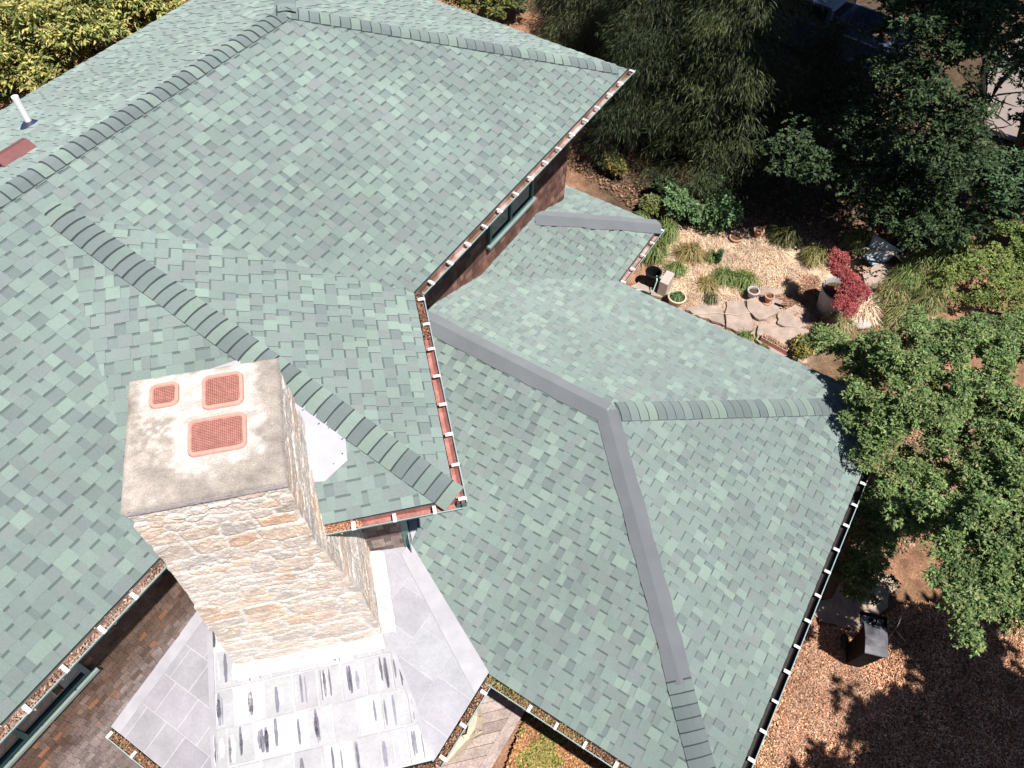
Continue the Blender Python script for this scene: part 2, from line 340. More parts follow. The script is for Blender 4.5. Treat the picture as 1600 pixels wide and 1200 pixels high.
# slate bay roof
SL = (.285, .272, .302)
mL, mR, mC = .21, .173, .15
zC = lambda u, v: zl+mC*((u-v)-3.735)/R2
bL, bF = (-.845, -4.58), (1.605, -2.13); wLv = -6.97
pC1 = (1.596, wLv); pR1 = (3.59, -5.29)
mb = MB()
slates([W(bL[0], wLv, zl), W(*bL, zl), W(*pC1, zC(*pC1))], V3, mb, .40, .36, SL)
slates([W(*bF, zl), W(3.7, -2.14, zl+.003), W(4.72, -4.2, zl+mR*2.06), W(4.5, -4.65, zl+mR*2.51), W(*pR1, zl+mR*3.15)], U3, mb, .52, .5, (.30, .292, .322), .01)
slates([W(*bL, zl), W(*bF, zl), W(*pR1, zC(*pR1)), W(1.91, wLv, zC(1.91, wLv)), W(*pC1, zC(*pC1))], L3, mb, .44, .34, (.335, .332, .352), .02, .95)
sroof = mb.build('slate_roof', MT['slate'], house); tag(sroof, 'shallow bay roof of pale grey slates under the chimney')
def strip(name, pts, m, parent, th=.004):
    mb = MB(); P = [Vector(p) for p in pts]; nn = (P[1]-P[0]).cross(P[2]-P[0]).normalized()
    if nn.z < 0: P.reverse(); nn = -nn
    Q = [p+nn*th for p in P]; mb.face(Q)
    for i in range(len(P)): j = (i+1) % len(P); mb.face([P[i], P[j], Q[j], Q[i]])
    return mb.build(name, m, parent)
# pale lead strips along the slate hips and against the wall
def hipstrip(A, B, d, wdt, z=.017):
    A, B = Vector(A)+UP*z, Vector(B)+UP*z; return [A-d*wdt/2, A+d*wdt/2, B+d*wdt/2, B-d*wdt/2]
MT['lead'] = mat('pale_lead', (.33, .32, .35), rough=.6, var=.1, scale=5, bump=.2, bscale=8)
strip('hip_strip', hipstrip(W(*bL, zl), W(*pC1, zC(*pC1)), V3, .10), MT['lead'], sroof)
strip('hip_strip', hipstrip(W(*bF, zl), W(*pR1, zC(*pR1)), U3, .07), MT['lead'], sroof)
strip('wall_flashing', [W(-.845, wLv+.02, zl+.03), W(-.845, wLv+.22, zl+.02), W(1.5, wLv+.22, zl+mL*2.345+.02), W(1.5, wLv+.02, zl+mL*2.345+.03)], MT['lead'], sroof)
vl0, vl1 = (3.226, -2.14), (4.34, -4.6)
zR = lambda v: zl+mR*(-2.14-v)
strip('valley_flashing', [W(vl0[0]-.42, vl0[1], zR(vl0[1])+.024), W(vl0[0]+.02, vl0[1], zR(vl0[1])+.03), W(vl1[0]+.0, vl1[1], zR(vl1[1])+.035), W(vl1[0]-.28, vl1[1], zR(vl1[1])+.024)], MT['lead'], sroof)

# ---- ridge caps and bare strips
def down(r, n): d = r.cross(n).normalized(); return d if d.z < 0 else -d
def pn(A, B, C): n = (B-A).cross(C-A).normalized(); return n if n.z > 0 else -n
def caps(A, B, nA, nB, parent, step=.145, w=.15, label=None, cols=None):
    """cap shingles from low end A to high end B over the planes with normals nA, nB"""
    A, B = Vector(A), Vector(B); r = (B-A).normalized(); L = (B-A).length; dA, dB = down(r, nA), down(r, nB); upn = (nA+nB).normalized()
    if (dA-dB).length < 1e-3: dB = -dA
    mb = MB(); k = 0; N = 4
    while k*step < L:
        y = k*step; y2 = min(y+step+.01, L+.05); q = random.random()
        c = jit((.138, .167, .168) if q < .45 else (.160, .198, .190) if q < .78 else (.19, .24, .215), .06)
        if cols: c = cols(k)
        sk = random.uniform(-.006, .006)
        def sec(y, lift):
            out = []
            for i in range(-N, N+1):
                t = i/N; d = dA if t < 0 else dB; a = abs(t); nrm = nA if t < 0 else nB
                base = A+r*(y+sk*t-.02*(1-a*a)*0)+d*w*a; rd = .007*(1-a)-.028*max(0, .45-a)**1.5*2
                out.append(base+nrm*(.014+lift*(1-.1*a))+upn*(max(rd, -.01)))
            return out
        s0, s1 = sec(y, .018), sec(y2, .004)
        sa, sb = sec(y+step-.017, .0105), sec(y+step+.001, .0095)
        for i in range(2*N): mb.face([sa[i], sa[i+1], sb[i+1], sb[i]], (.045, .055, .06))  # shadow line below the next cap's butt, put in as a dark-coloured strip
        for i in range(2*N):
            mb.face([s0[i], s0[i+1], s1[i+1], s1[i]], c)
            mb.face([s0[i]-upn*.024, s0[i+1]-upn*.024, s0[i+1], s0[i]], (.05, .06, .065))
        for sidx in (0, 2*N): mb.face([s0[sidx]-upn*.03, s0[sidx], s1[sidx], s1[sidx]-upn*.012], (.07, .085, .088))
        k += 1
    o = mb.build('ridge_cap', MT['shingle'], parent)
    if label: tag(o, label)
    return o
def band(A, B, nA, nB, parent, wA=.2, wB=.2, lift=.02):
    A, B = Vector(A), Vector(B); r = (B-A).normalized(); dA, dB = down(r, nA), down(r, nB); upn = (nA+nB).normalized(); mb = MB(); K = 14
    prev = None
    for k in range(K+1):
        t = k/K; c = A.lerp(B, t); j = random.uniform(-.012, .012)
        sec = [c+dA*(wA+j)+nA*.004, c+dA*(wA+j)+nA*lift, c+upn*(lift+.006), c+dB*(wB-j)+nB*lift, c+dB*(wB-j)+nB*.004]
        if prev:
            for i in range(4): mb.face([prev[i], prev[i+1], sec[i+1], sec[i]])
        if prev: mb.face([prev[0]+dA*.012, prev[0], sec[0], sec[0]+dA*.012], None, 1); mb.face([prev[0], prev[1], sec[1], sec[0]], None, 1)
        prev = sec
    return tag(mb.build('underlayment_strip', [MT['under'], MT['black']], parent), 'bare grey strip along the ridge where the caps are missing')
nM = pn(W(0, v0, z0), W(1, v0, z0), peak); nB_ = pn(W(0, vb, z0), W(1, vb, z0), peak); nE = pn(W(uc, v0, z0), W(uc, vb, z0), peak)
nW1 = pn(crn, cR, apex); nW2 = pn(crn, cL, apex)
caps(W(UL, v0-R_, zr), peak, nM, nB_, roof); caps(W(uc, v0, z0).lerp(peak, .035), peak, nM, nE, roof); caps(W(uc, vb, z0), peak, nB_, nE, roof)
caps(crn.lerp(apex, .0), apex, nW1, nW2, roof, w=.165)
pkl = W(ur, vp, zrl); nN = pn(*Nedge[:3]); nEl = pn(W(ur-wl, ve, zl), W(ur+wl, ve, zl), pkl); nS = pn(W(ur-wl, -7, zl), W(ur-wl, ve, zl), pkl)
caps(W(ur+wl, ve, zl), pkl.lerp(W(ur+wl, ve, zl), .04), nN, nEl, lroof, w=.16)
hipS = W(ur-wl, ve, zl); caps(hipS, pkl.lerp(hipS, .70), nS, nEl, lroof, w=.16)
band(pkl.lerp(hipS, .70), pkl, nS, nEl, lroof, .145, .18); band(W(ur, wall_v, zrl), pkl, nN, nS, lroof, .19, .18, .024)
hp0, hp1 = W(us, vs, zl), W(us-hw, wall_v, zl+m2*hw); nP5 = pn(W(ur, vs, zl), W(us, vs, zl), hp1); nBp = pn(W(us, vs, zl), W(us, vs-2, zl), hp1)
band(hp0, hp1, nP5, nBp, lroof, .2, .2)
# ---- gutters
def gutter(name, A, B, out, m_in, parent, label=None, ns=None, litter=None, wdt=.098, dp=.085, ends=True, sp=.406, off=.25, strap_col='strap'):
    A, B = Vector(A), Vector(B); r = (B-A).normalized(); L = (B-A).length; out = Vector(out); mb = MB(); t = .004; g0 = .012
    lo = -.02
    P = lambda a, b: [A+out*a+UP*b, B+out*a+UP*b]
    def q(a1, b1, a2, b2, mi, flip=False):
        p, s_ = P(a1, b1), P(a2, b2); f = [p[0], p[1], s_[1], s_[0]]; mb.face(f[::-1] if flip else f, None, mi)
    gi = g0+wdt*.5; q(g0, lo, g0, lo-dp, 0); q(g0, lo-dp, gi, lo-dp, 0); q(gi, lo-dp, g0+wdt, lo-.03, 0); q(g0+wdt, lo-.03, g0+wdt, lo+.006, 0)
    q(g0+wdt, lo+.006, g0+wdt+.012, lo+.006, 2); q(g0+wdt+.012, lo+.006, g0+wdt+.012, lo-.012, 1); q(g0+wdt+.012, lo-.012, g0+wdt+t, lo-.016, 1); q(g0+wdt+t, lo-.016, g0+wdt+t, lo-.032, 1); q(g0+wdt+t, lo-.032, gi+t, lo-dp-t, 1); q(gi+t, lo-dp-t, g0-t, lo-dp-t, 1); q(g0-t, lo-dp-t, g0-t, lo, 1)
    if ends:
        for E in (A, B): mb.face([E+out*(g0-t)+UP*lo, E+out*(g0-t)+UP*(lo-dp-t), E+out*(g0+wdt+t)+UP*(lo-dp-t), E+out*(g0+wdt+t)+UP*lo], None, 1)
    g = mb.build(name, [m_in, MT['teal'], MT['bead']], parent)
    if label: tag(g, label)
    k = 0; x = off
    while x < L-.05:
        c = A+r*(x+random.uniform(-.02, .02)); hw_ = random.uniform(.017, .023); sm = MB()
        pr = [(g0+wdt*.22, -.012), (g0+wdt*.6, -.008), (g0+wdt+.006, lo+.011), (g0+wdt+.015, lo-.004)]
        for i in range(len(pr)-1):
            a, b = pr[i], pr[i+1]; sm.box(c-r*hw_+out*a[0]+UP*a[1], r*2*hw_, out*(b[0]-a[0])+UP*(b[1]-a[1]), UP*.008)
        sm.build('gutter_strap', MT[strap_col], g); x += sp
    if litter:
        n_, pal, f0, f1 = litter; V, C = [], []
        for i in range(n_):
            p = A.lerp(B, random.uniform(f0, f1))+out*random.uniform(g0+.006, g0+wdt-.008)+UP*(lo-.022-random.random()*.015+(.03 if random.random() < .2 else 0))
            dd = Vector((random.gauss(0, 1), random.gauss(0, 1), random.gauss(0, .35))).normalized(); s_ = dd.cross(Vector((random.gauss(0, .4), random.gauss(0, .4), 1))).normalized(); l = random.uniform(.015, .035)
            V += [p, p+dd*l*.5+s_*l*.28, p+dd*l, p+dd*l*.5-s_*l*.28]; C += [jit(random.choice(pal), .3)]*4
        tag(npmesh('leaf_litter', [tuple(v) for v in V], 4, np.array(C), MT['litter'], g), None, None, None, 'stuff')
    return g
BR = [(.16, .075, .045), (.26, .14, .08), (.33, .2, .12), (.08, .045, .03)]; GRN = [(.24, .23, .07), (.38, .32, .11), (.40, .24, .10), (.16, .13, .05)]
gutter('gutter', W(uw+a_w, v0, z0)+U3*.03, W(uc, v0, z0)+U3*.1, V3, MT['copperpink'], house, 'copper gutter with white straps along the upper right eave')
gutter('gutter', W(UL, v0, z0), W(uw-a_w, v0, z0), V3, MT['copperpink'], house, 'leaf filled gutter along the lower left eave', litter=(1900, [(.34, .22, .16), (.42, .30, .23), (.22, .13, .09)], .4, 1), off=.12)
gutter('gutter', cR, crn+L3*0-N3*.06, L3, MT['copper'], house, 'red brown gutter on the short side of the pointed wing', litter=(500, BR, 0, .24), off=.12)
gutter('gutter', crn+L3*.06, LN(-1.33, 5.21, z0), -N3, MT['copper'], house, 'red brown gutter ending at the stone chimney', litter=(260, [(.5, .3, .18), (.42, .2, .1)], .72, 1), off=.3)
gutter('gutter', W(ur-wl-.1, ve, zl), W(ur+wl, ve, zl), V3, MT['dark'], house, 'dark gutter with white straps along the right lower eave', off=.1)
gutter('gutter', W(ur+wl, vs, zl), W(us, vs, zl), V3, MT['copperpink'], house, 'short copper gutter beside the garden', off=.05)
gutter('gutter', W(ur-wl, -2.10, zl), W(ur-wl, ve, zl), -U3, MT['dark'], house, 'gutter full of brown leaves and sprouting weeds at the bottom eave', litter=(4200, BR, .12, 1), off=.62)
gutter('gutter', W(bF[0]-.02, -2.14, zl), W(ur-wl-.05, -2.14, zl), V3, MT['dark'], house, 'leaf filled gutter right of the slate bay', litter=(1500, BR[:2]+[BR[3], (.4, .24, .15)], 0, 1), off=.08, sp=.45)
gutter('gutter', W(bL[0], wLv+.05, zl), W(bL[0], bL[1], zl), -U3, MT['dark'], house, 'leaf filled gutter left of the slate bay', litter=(2400, BR, 0, 1), off=.02)
gutter('gutter', W(*bL, zl), W(*bF, zl), -N3, MT['dark'], house, 'leaf filled gutter in front of the slate bay', litter=(1800, BR, 0, 1), off=.2)
# weeds sprouting in the bottom gutter are leaf quads of their own colour
V, C = [], []
for i in range(900):
    p = W(ur-wl, -2.1, zl).lerp(W(ur-wl, ve, zl), random.random()**1.6*.45)-U3*random.uniform(.015, .11)+UP*random.uniform(-.055, -.01)
    dd = Vector((random.gauss(0, 1), random.gauss(0, 1), random.uniform(0, 1.2))).normalized(); s_ = dd.cross(Vector((.1, .3, 1))).normalized(); l = random.uniform(.015, .032)
    V += [p, p+dd*l*.5+s_*l*.3, p+dd*l, p+dd*l*.5-s_*l*.3]; C += [jit(random.choice(GRN), .25)]*4
npmesh('gutter_weeds', [tuple(v) for v in V], 4, np.array(C), MT['leaf'], house)['kind'] = 'stuff'
# ---- fascia / soffit
def soffit(name, pts, z, parent, dz=.10):
    mb = MB(); P = [W(u, v, z)+UP*-.012 for u, v in pts]; Q = [p-UP*dz for p in P]
    mb.face(Q[::-1])
    for i in range(len(P)): j = (i+1) % len(P); mb.face([P[i], P[j], Q[j], Q[i]])
    return mb.build(name, MT['soffit'], parent)
soffit('soffit', [(UL, v0), (uw-a_w, v0), (uw, v0+e_), (uw+a_w, v0), (uc, v0), (uc, vb), (UL, vb)], z0, house)
soffit('soffit', [(ur-wl, -6.95), (ur-wl, ve), (ur+wl, ve), (ur+wl, vs), (us, vs), (us, vs-2*hw), (14.3, vs-2*hw), (14.3, -6.95)], zl, house)
soffit('soffit', [(bL[0], wLv), bL, bF, (ur-wl, -2.14), (ur-wl, wLv)], zl, house)
# ---- walls
def pal_brown(y, H):
    r = random.random(); return (.15, .075, .058) if r < .5 else (.11, .06, .05) if r < .8 else (.21, .115, .085)
def pal_left(y, H):           # silvered cedar low down, redder under the eave
    t = y/H; k = min(1, max(0, (.62-t)/.14))+random.uniform(-.25, .25); k = min(1, max(0, k)); a, b = (.115, .07, .05), (.27, .215, .20)
    if random.random() < .06 and k < .4: a = (.26, .125, .07)
    return tuple(a[i]*(1-k)+b[i]*k for i in range(3))
def pal_grey(y, H): return random.choice([(.17, .13, .12), (.22, .17, .155), (.14, .105, .10), (.27, .215, .19)])
def wallq(A, B, z1, z2, out, pal, name='wall'):
    mb = MB(); cedar([W(*A, z1), W(*B, z1), W(*B, z2), W(*A, z2)], W(*B, 0)-W(*A, 0), mb, pal, out, .105 if pal is pal_left else .13, (.06, .14) if pal is pal_left else (.08, .2)); return mb.build(name, MT['cedar'], house)
zs = z0-.15; zsl = zl-.15; zg = -17.45
wallq((6.69, wall_v), (14.3, wall_v), zg, zs, V3, pal_brown)
wallq((14.3, wall_v), (14.3, -15.4), zg, zs, U3, pal_brown)
wallq((14.3, -15.4), (-8.6, -15.4), zg, zs, -V3, pal_brown)
wallq((UL+.1, wLv), (2.6, wLv), zg, zs, V3, pal_left)
d3a, d3b = ((-3.58+6.28)/R2, (-3.58-6.28)/R2), ((-.22+6.28)/R2, (-.22-6.28)/R2); d2b = ((-.22+9.68)/R2, (-.22-9.68)/R2)
wallq(d3a, d3b, -14.2, zs, -N3, pal_grey); wallq(d3b, d2b, -14.2, zs, L3, pal_brown)
wallq((ur-wl+.6, ve-.6), (ur+wl-.6, ve-.6), zg, zsl, V3, pal_brown); wallq((ur+wl-.6, ve-.6), (ur+wl-.6, vs-.6), zg, zsl, U3, pal_brown)
wallq((ur+wl-.6, vs-.6), (us-.6, vs-.6), zg, zsl, V3, pal_brown); wallq((us-.6, vs-.6), (us-.6, vs-2*hw), zg, zsl, U3, pal_brown)
wallq((ur-wl+.6, ve-.6), (ur-wl+.6, -2.6), zg, zsl, -U3, pal_brown)
wallq((-.4, wLv), (-.4, -4.75), zg, zsl, -U3, pal_grey); wallq((-.4, -4.75), (1.8, -2.55), zg, zsl, -N3, pal_grey); wallq((1.8, -2.55), (3.9, -2.55), zg, zsl, V3, pal_grey)
# corner board and step flashing on the small wall
mb = MB(); c = W(*d3b, 0); mb.box(W(*d3b, -13.62)-L3*.05-N3*.03, L3*.085, N3*.09, UP*(-10.15+13.62)*S); mb.build('corner_board', MT['teal'], house)
strip('step_flashing', [W(4.36, -4.56, -13.48)+UP*.03, W(4.60, -4.60, -13.40)+UP*.03, W(4.92, -4.86, -13.28)+UP*.03, W(4.80, -5.02, -13.32)+UP*.03], MT['flash'], house)
mb = MB(); mb.box(LN(-.19, 6.1, -13.5), L3*.012, N3*.55, UP*.42); mb.build('step_flashing', MT['flash'], house)
# windows
def window(A, B, z1, z2, out, mull, fm='teal', sillm='tealpale', nm='window'):
    A_, B_ = W(*A, z1), W(*B, z1); e = (B_-A_).normalized(); L = (B_-A_).length; H = (z2-z1)*S; o = Vector(out); fw = .055; mb = MB()
    mb.box(A_+o*.02, e*L, UP*fw, o*.045); mb.box(A_+o*.02+UP*(H-fw), e*L, UP*fw, o*.045)
    for x in [0, L-fw]+[m*L-fw/2 for m in mull]: mb.box(A_+o*.021+e*x+UP*fw, e*fw, UP*(H-2*fw), o*.043)
    f = mb.build(nm, MT[fm], house)
    xs = [0]+[m*L for m in mull]+[L]
    for i in range(len(xs)-1):
        m = MB(); a, b = xs[i]+fw*.6, xs[i+1]-fw*.6; P = A_+o*.034
        m.face([P+e*a+UP*fw*.7, P+e*b+UP*fw*.7, P+e*b+UP*(H-fw*.7), P+e*a+UP*(H-fw*.7)]); m.build('pane', MT['glass'], f)
    m = MB(); m.box(A_-e*.06+o*.02-UP*.05, e*(L+.12), UP*.046, o*.085); m.build('sill', MT[sillm], f)
    return f
window((10.66, wall_v), (12.52, wall_v), -12.25, -10.5, V3, [.48])
window((-3.6, wLv), (-.36, wLv), -12.08, -10.5, V3, [.33, .66])
window((-.4, -6.35), (-.4, -5.0), -16.2, -14.62, -U3, [.5])
# ---- vents on the back slope
bz = lambda v: z0+mm*(v-vb)
vp_ = W(5.817, -13.873, bz(-13.873)); mb = MB(); mb.lathe(vp_-UP*.03, [(.0, 0), (.045, 0), (.045, .47), (.036, .47), (.036, .3), (0, .3)], 20); pipe = mb.build('vent_pipe', MT['white'], house, True)
mb = MB(); mb.lathe(vp_-UP*.02, [(.15, -.01), (.12, .03), (.062, .085), (.048, .10)], 16); mb.build('pipe_boot', MT['rubber'], pipe)
mb = MB(); ax = U3; vo = W(4.72, -12.55, bz(-12.55)); su = (W(0, 1, mm)-W(0, 0, 0)).normalized(); nb = su.cross(U3).normalized(); nb = nb if nb.z > 0 else -nb
pr = [(-.17, 0), (-.155, .07), (-.02, .13), (.09, .12), (.2, .01)]
mb.sweep([(a, b) for a, b in pr], vo-U3*.2, vo+U3*.26, su, nb, close=True); mb.build('roof_vent', MT['red'], house)
mb = MB(); mb.box(vo-U3*.206-su*.12+nb*.01, su*.22, nb*.08, -U3*.012); mb.build('vent_louvre', MT['black'], house)
# ------------------------------------------------------------------ chimney
def lerpt(tab, z):
    for (a, p), (b, q) in zip(tab, tab[1:]):
        if a >= z >= b: t = (z-a)/(b-a); return [p[i]+(q[i]-p[i])*t for i in range(len(p))]
    return tab[-1][1] if z < tab[-1][0] else tab[0][1]
# z : left, right, front, back  (l / n axes)
CT = [(-7.9, (-3.13, -1.41, 4.775, 6.53)), (-9.6, (-3.16, -1.36, 4.77, 6.53)), (-10.4, (-3.2, -1.22, 4.76, 6.5)), (-11.6, (-3.27, -1.02, 4.75, 6.45)), (-14.1, (-3.38, -.90, 4.74, 6.4))]
def stone_face(cornerfn, z1, z2, outv, seed, mb_v, mb_f, mb_c):
    """cornerfn(t,z)->point ; irregular rubble with raised stones"""
    rg = np.random.default_rng(seed); p0, p1 = cornerfn(0, z1), cornerfn(1, z2); Lh = max((cornerfn(1, z1)-cornerfn(0, z1)).length, (cornerfn(1, z2)-cornerfn(0, z2)).length); Hh = abs(z2-z1)*S
    res = .0135; nx, ny = int(Lh/res), int(Hh/res)
    gx, gy = np.meshgrid(np.linspace(0, Lh, nx), np.linspace(0, Hh, ny))
    wx = gx+.045*(vn(gx, gy, .17, seed)-.5)+.02*(vn(gx, gy, .05, seed+3)-.5); wy = gy+.05*(vn(gx, gy, .22, seed+5)-.5)+.016*(vn(gx, gy, .045, seed+7)-.5)
    pts = []; y = -.05
    while y < Hh+.1:
        hh = rg.choice([.09, .13, .17, .22, .28]); x = -rg.uniform(0, .3)
        while x < Lh+.2:
            ww = hh*rg.uniform(1.1, 2.7)+.05; pts.append((x+ww/2+0, y+hh/2+rg.normal(0, .03), ww, hh)); x += ww
        y += hh*.92
    P = np.array(pts); best = np.full(gx.shape, 9.); sec = np.full(gx.shape, 9.); bi = np.zeros(gx.shape, int)
    for i, (cx, cy, ww, hh) in enumerate(P):
        m = (np.abs(gx-cx) < ww*1.4+.08) & (np.abs(gy-cy) < hh*1.9+.06)
        d = ((np.abs(wx[m]-cx)/(ww*.5))**2.3+(np.abs(wy[m]-cy)/(hh*.5))**2.3)**(1/2.3)
        b = best[m]; s_ = sec[m]; k = bi[m]; near = d < b
        s_ = np.where(near, b, np.minimum(s_, d)); k = np.where(near, i, k); b = np.where(near, d, b); best[m] = b; sec[m] = s_; bi[m] = k
    edge = np.clip((sec-best)/.42, 0, 1); ed = edge*edge*(3-2*edge)
    hs = rg.uniform(.004, .016, len(P)); h = ed*hs[bi]+.005*(vn(gx, gy, .03, seed+9)-.5)*2+.006*vn(gx, gy, .4, 2)
    pal = np.array([(.56, .40, .30), (.60, .48, .39), (.50, .43, .38), (.62, .53, .46), (.60, .36, .23), (.42, .37, .34), (.58, .50, .45), (.44, .40, .38), (.62, .47, .37), (.34, .28, .25)])
    pr_ = np.array([.16, .17, .13, .18, .07, .07, .1, .05, .05, .02]); pr_ = pr_/pr_.sum()
    sc_ = pal[rg.choice(len(pal), len(P), p=pr_)]*rg.uniform(.9, 1.08, (len(P), 1))
    mort = np.array([.76, .71, .67]); cc = sc_[bi]*1.14*.72+np.array([.78, .70, .62])*.28; st = vn(gx, gy, .09, seed+11)[..., None]; cc = cc*(.86+.28*st)+np.array([.05, .0, -.03])*(vn(gx, gy, .2, seed+12)[..., None]-.4)
    me_ = np.clip(edge*2.0-.3, 0, 1)[..., None]; cc = mort*(1-me_)+cc*me_
    wash = np.clip((vn(gx, gy, .5, seed+14)-.45)*2.2, 0, .8)[..., None]; cc = cc*(1-wash)+np.array([.74, .66, .60])*wash
    base = len(mb_v); o = np.array(outv); T = (cornerfn(1, z1)-cornerfn(0, z1)).normalized()
    def cn(k, z):
        y = -z*S/.16+k*3.3+.3*math.sin(z*9+k); i_ = math.floor(y); f_ = min(1, (y-i_)*3.2); f_ = f_*f_*(3-2*f_); hh0, hh1 = [(math.sin(q_*91.7+k*31)*4375.5) % 1 for q_ in (i_-1, i_)]
        return .003+.026*(hh0*(1-f_)+hh1*f_)*(1-max(0, (y-i_)-.85)*3)
    for j in range(ny):
        z = z1+(z2-z1)*j/(ny-1); A, B = cornerfn(0, z), cornerfn(1, z)
        for i in range(nx):
            t = i/(nx-1); q = A.lerp(B, t); d0, d1 = i*res, (nx-1-i)*res; w0, w1 = max(0, 1-d0/.09), max(0, 1-d1/.09); wb = 1-max(w0, w1)
            hh_ = h[j, i]*wb; k0, k1 = cn(seed, z)*w0, cn(seed % 4+1, z)*w1; n_o = hh_+k0+k1
            mb_v.append((q.x+o[0]*n_o+T[0]*(k1-k0), q.y+o[1]*n_o+T[1]*(k1-k0), q.z))
    mb_c += np.clip(cc, 0, .8).reshape(-1, 3).tolist()
    for j in range(ny-1):
        for i in range(nx-1): a = base+j*nx+i; mb_f.append((a, a+1, a+nx+1, a+nx))
vv, ff, cc_ = [], [], []
g = lambda k: (lambda z: lerpt(CT, z)[k])
cl, cr_, cf, cb_ = g(0), g(1), g(2), g(3)
stone_face(lambda t, z: LN(cl(z), cf(z), z).lerp(LN(cr_(z), cf(z), z), t), -14.1, -8.0, -N3, 1, vv, ff, cc_)
stone_face(lambda t, z: LN(cr_(z), cf(z), z).lerp(LN(cr_(z), cb_(z), z), t), -14.1, -8.0, L3, 2, vv, ff, cc_)
stone_face(lambda t, z: LN(cr_(z), cb_(z), z).lerp(LN(cl(z), cb_(z), z), t), -14.1, -8.0, N3, 3, vv, ff, cc_)
stone_face(lambda t, z: LN(cl(z), cb_(z), z).lerp(LN(cl(z), cf(z), z), t), -14.1, -8.0, -L3, 4, vv, ff, cc_)
me = bpy.data.meshes.new('chimney'); me.from_pydata(vv, [], ff); a = me.color_attributes.new('Col', 'FLOAT_COLOR', 'POINT')
a.data.foreach_set('color', np.hstack([np.array(cc_), np.ones((len(cc_), 1))]).astype(np.float32).ravel()); me.polygons.foreach_set('use_smooth', [True]*len(ff))
chim = link('chimney', me, MT['stone'], house); tag(chim, 'square rubble stone chimney with a flat concrete cap')
# cap slab: worn grid top, thin dark drip edge
F3s = [(-2.90, -2.60, 6.10, 6.42), (-2.28, -1.83, 5.95, 6.42), (-2.44, -1.81, 5.31, 5.785)]
K = 90; lx = np.linspace(-3.18, -1.372, K); nx_ = np.linspace(4.725, 6.575, K); LX, NX = np.meshgrid(lx, nx_)
dmin = np.full(LX.shape, 9.)
for (a, b, c, d) in F3s:
    dx = np.maximum(np.maximum(a-LX, LX-b), 0); dy = np.maximum(np.maximum(c-NX, NX-d), 0); dmin = np.minimum(dmin, np.hypot(dx, dy))
nz = vn(LX, NX, .22, 21)*.6+vn(LX, NX, .07, 22)*.4; pale = np.clip((.26*nz+.05-dmin)*9+.5, 0, 1); drip = np.clip(1-np.abs(LX+2.2+.12*(vn(LX*0, NX, .2, 5)-.5))*9, 0, 1)*(NX < 5.35)*np.clip((NX-4.75)*2, 0, 1)*.6
pale = np.maximum(pale, drip)[..., None]; br = np.array([.30, .262, .235])*(.80+.45*vn(LX, NX, .35, 23)[..., None])
patchp = np.clip(1-np.hypot((LX+2.83)*2.6, (NX-5.75)*1.7), 0, 1)[..., None]*np.clip((vn(LX, NX, .05, 31)-.45)*6, 0, 1)[..., None]
cc = br*(1-pale)+np.array([.47, .43, .40])*pale; cc = cc*(1-patchp*.8)+np.array([.56, .50, .45])*patchp*.8
edge_ = np.minimum(np.minimum(LX+3.18, -1.372-LX), np.minimum(NX-4.725, 6.575-NX))
cc *= (1-.22*np.clip(1-edge_/.035, 0, 1))[..., None]
zt = HC+S*-7.9
P3 = [[LN(LX[j, i], NX[j, i], 0) for i in range(K)] for j in range(K)]
hh = .006*vn(LX, NX, .12, 24)+.01*np.clip(edge_/.05, 0, 1)-.004*patchp[..., 0]
V = [(P3[j][i].x, P3[j][i].y, zt+float(hh[j, i])-.012) for j in range(K) for i in range(K)]; Fc = [(j*K+i, j*K+i+1, (j+1)*K+i+1, (j+1)*K+i) for j in range(K-1) for i in range(K-1)]
CC = cc.reshape(-1, 3).tolist()
ring = [i for i in range(K)]+[j*K+K-1 for j in range(1, K)]+[(K-1)*K+i for i in range(K-2, -1, -1)]+[j*K for j in range(K-2, 0, -1)]
b = len(V)
for q in ring: V.append((V[q][0], V[q][1], zt-.075)); CC.append([.24, .215, .22])
V += [tuple(Vector(V[q])+Vector((0, 0, 0))) for q in ring]; CC += [[.30, .27, .26]]*len(ring); n_ = len(ring)
for i in range(n_): j = (i+1) % n_; Fc.append((b+n_+i, b+i, b+j, b+n_+j))
Fc.append(tuple(b+i for i in range(n_)))
me = bpy.data.meshes.new('chimney_cap'); me.from_pydata(V, [], Fc); a = me.color_attributes.new('Col', 'FLOAT_COLOR', 'POINT'); a.data.foreach_set('color', np.hstack([np.array(CC), np.ones((len(CC), 1))]).astype(np.float32).ravel())
cap = link('chimney_cap', me, MT['conc'], chim)
